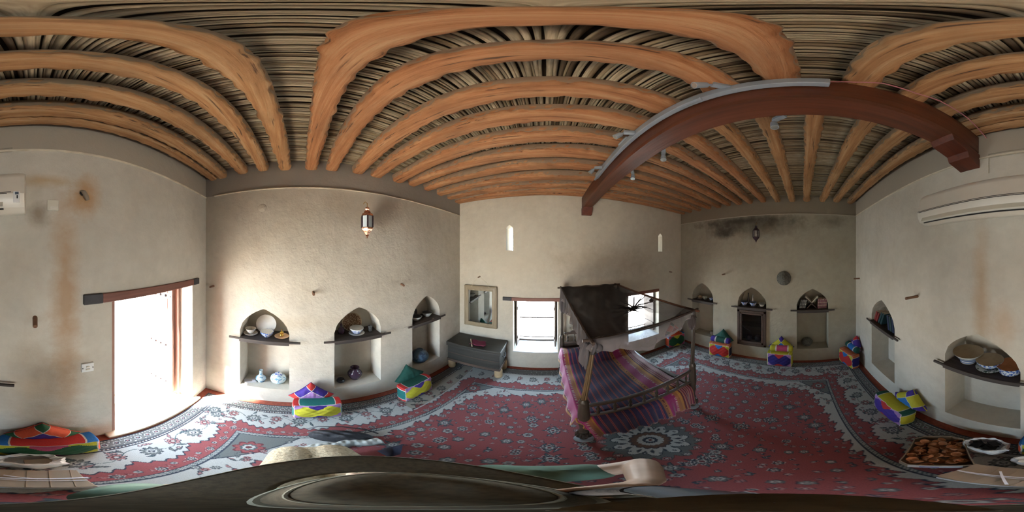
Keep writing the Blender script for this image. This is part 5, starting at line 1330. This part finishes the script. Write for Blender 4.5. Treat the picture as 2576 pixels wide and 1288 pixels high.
limb(b, [(-.2, 0, .24), (-.57, 0, .235)], [.07, .075])
fuse(b, 'trousers', M['khaki'], .009, 5)
# eyes, mouth, hair
b = MB(); b.grid(lambda u, v: (-.112+.004*(2*u-1)**2*2, (u-.5)*.048, .958+.010*(v-.5)*(1-.8*(2*u-1)**2)), 10, 4); b.build('mouth', M['lips'], pt_, solid=.003)
for sy in (1, -1):
    b = MB(); ball(b, (-.106, sy*.030, 1.030), (.008, .013, .008)); e_ = b.build('eye', M['eye'], pt_)
    b = MB(); ball(b, (-.113, sy*.030, 1.030), (.003, .005, .005)); b.build('pupil', M['black'], e_)
b = MB(); ball(b, (-.010, 0, 1.068), (.088, .082, .088), 24); ball(b, (.022, 0, 1.01), (.054, .070, .065), 20); fuse(b, 'hair', M['hair'], .006, 2)
# hat
hat = MB(); HC = (-.04, -.02, 1.085)
def brim(u, v):
    a = 2*pi*u; r = .082+(.182-.082)*v
    return (HC[0]+r*cos(a), HC[1]+r*sin(a)*.985, HC[2]+.012*v*v*(cos(2*a))-.008*v+.002*sin(5*a)*v)
hat.grid(brim, 64, 10); hb = hat.build('hat', M['hat'], pt_, solid=.004)
cr = MB(); crown = [(.110, .0), (.104, .02), (.098, .06), (.09, .085), (.07, .10), (.04, .096), (.0001, .090)]
cr.lathe(crown, c=(HC[0]+.045, HC[1]+.008, HC[2]), n=48, sq=.86); cr.build('crown', M['hat'], hb, angle=60)
for (r_a, zz, wd) in ((.1075, .008, .008), (.093, .083, .004), (.178, .0, .003)):
    b = MB(); n = 48
    if r_a < .15: b.tube([(HC[0]+.045+r_a*cos(2*pi*i/n), HC[1]+.008+r_a*.86*sin(2*pi*i/n), HC[2]+zz) for i in range(n+1)], wd/2, 6)
    else: b.tube([Vector(brim(i/n, .985))+Vector((0, 0, .003)) for i in range(n+1)], wd/2, 5)
    b.build('hat_band' if r_a > .1 and r_a < .15 else 'stitching', M['hatseam'], hb)
# stick towards the lens
sk = empty('selfie_stick', (0, 0, 0), 0, 'dark camera stick held in the right hand, pointing up to the lens', 'camera stick')
b = MB(); b.tube([(.030, .115, .92), (.028, .10, 1.10), (.035, .07, 1.40), (.035, .045, 1.58)], [.013, .014, .013, .012], 14); b.build('handle', M['bagblack'], sk)
b = MB(); b.tube([(.035, .045, 1.58), (.028, .022, 1.68), (.018, .006, 1.76)], [.0105, .0095, .008], 14); b.build('metal_arm', simple('blue_grey_metal', (.12, .17, .21), .3, .6), sk)
b = MB(); b.lathe([(.010, 1.755), (.012, 1.76), (.012, 1.79), (.0001, 1.792)], c=(.012, .002, 0), n=20); b.build('screw_mount', M['hat'], sk)
# bag in front of the knees
bg_ = empty('black_bag', (-.93, .30, .012), radians(63), 'black cloth bag with thin cord lying on the carpet in front of the knees', 'bag')
b = MB(); b.grid(lambda u, v: ((u-.5)*.40*(1-.25*abs(2*v-1)**3)*1.0, (v-.5)*.15*(1-.3*abs(2*u-1)**3), .0+.13*(max(0, 1-abs(2*u-1)**2.6))**.5*(max(0, 1-abs(2*v-1)**2.6))**.5*(1+.12*sin(u*17+v*5)*cos(v*13))), 44, 22); b.build('bag_body', M['bagblack'], bg_, angle=80)
b = MB(); b.tube([(-.23, .05, .05), (-.16, .085, .10), (0, .10, .125), (.15, .085, .10), (.23, .045, .05)], .007, 8); b.build('cord', M['iron'], bg_)
b = MB(); b.grid(lambda u, v: (-.655+.045*(v-.5)*2+.008*sin(u*17)+.22*(u-.5)**2, .0+.46*u, .05+.05*sin(pi*v)**.6+.006*sin(u*33+v*9)+.004*sin(u*71)), 50, 10); o = b.build('pale_cloth', M['paleCloth'], solid=.005, angle=80); o.location = (-.16, .02, 0); tag(o, 'crumpled whitish cloth between the black bag and the khaki knees', 'cloth')
b = MB(); b.grid(lambda u, v: (-.62+.10*(v-.5), .40+.16*u-.1*v*u, .02+.10*sin(pi*u)*sin(pi*v)**.6), 20, 10); o = b.build('navy_cloth', M['navy'], solid=.005, angle=80); tag(o, 'folded navy blue cloth beside the right knee', 'cloth')
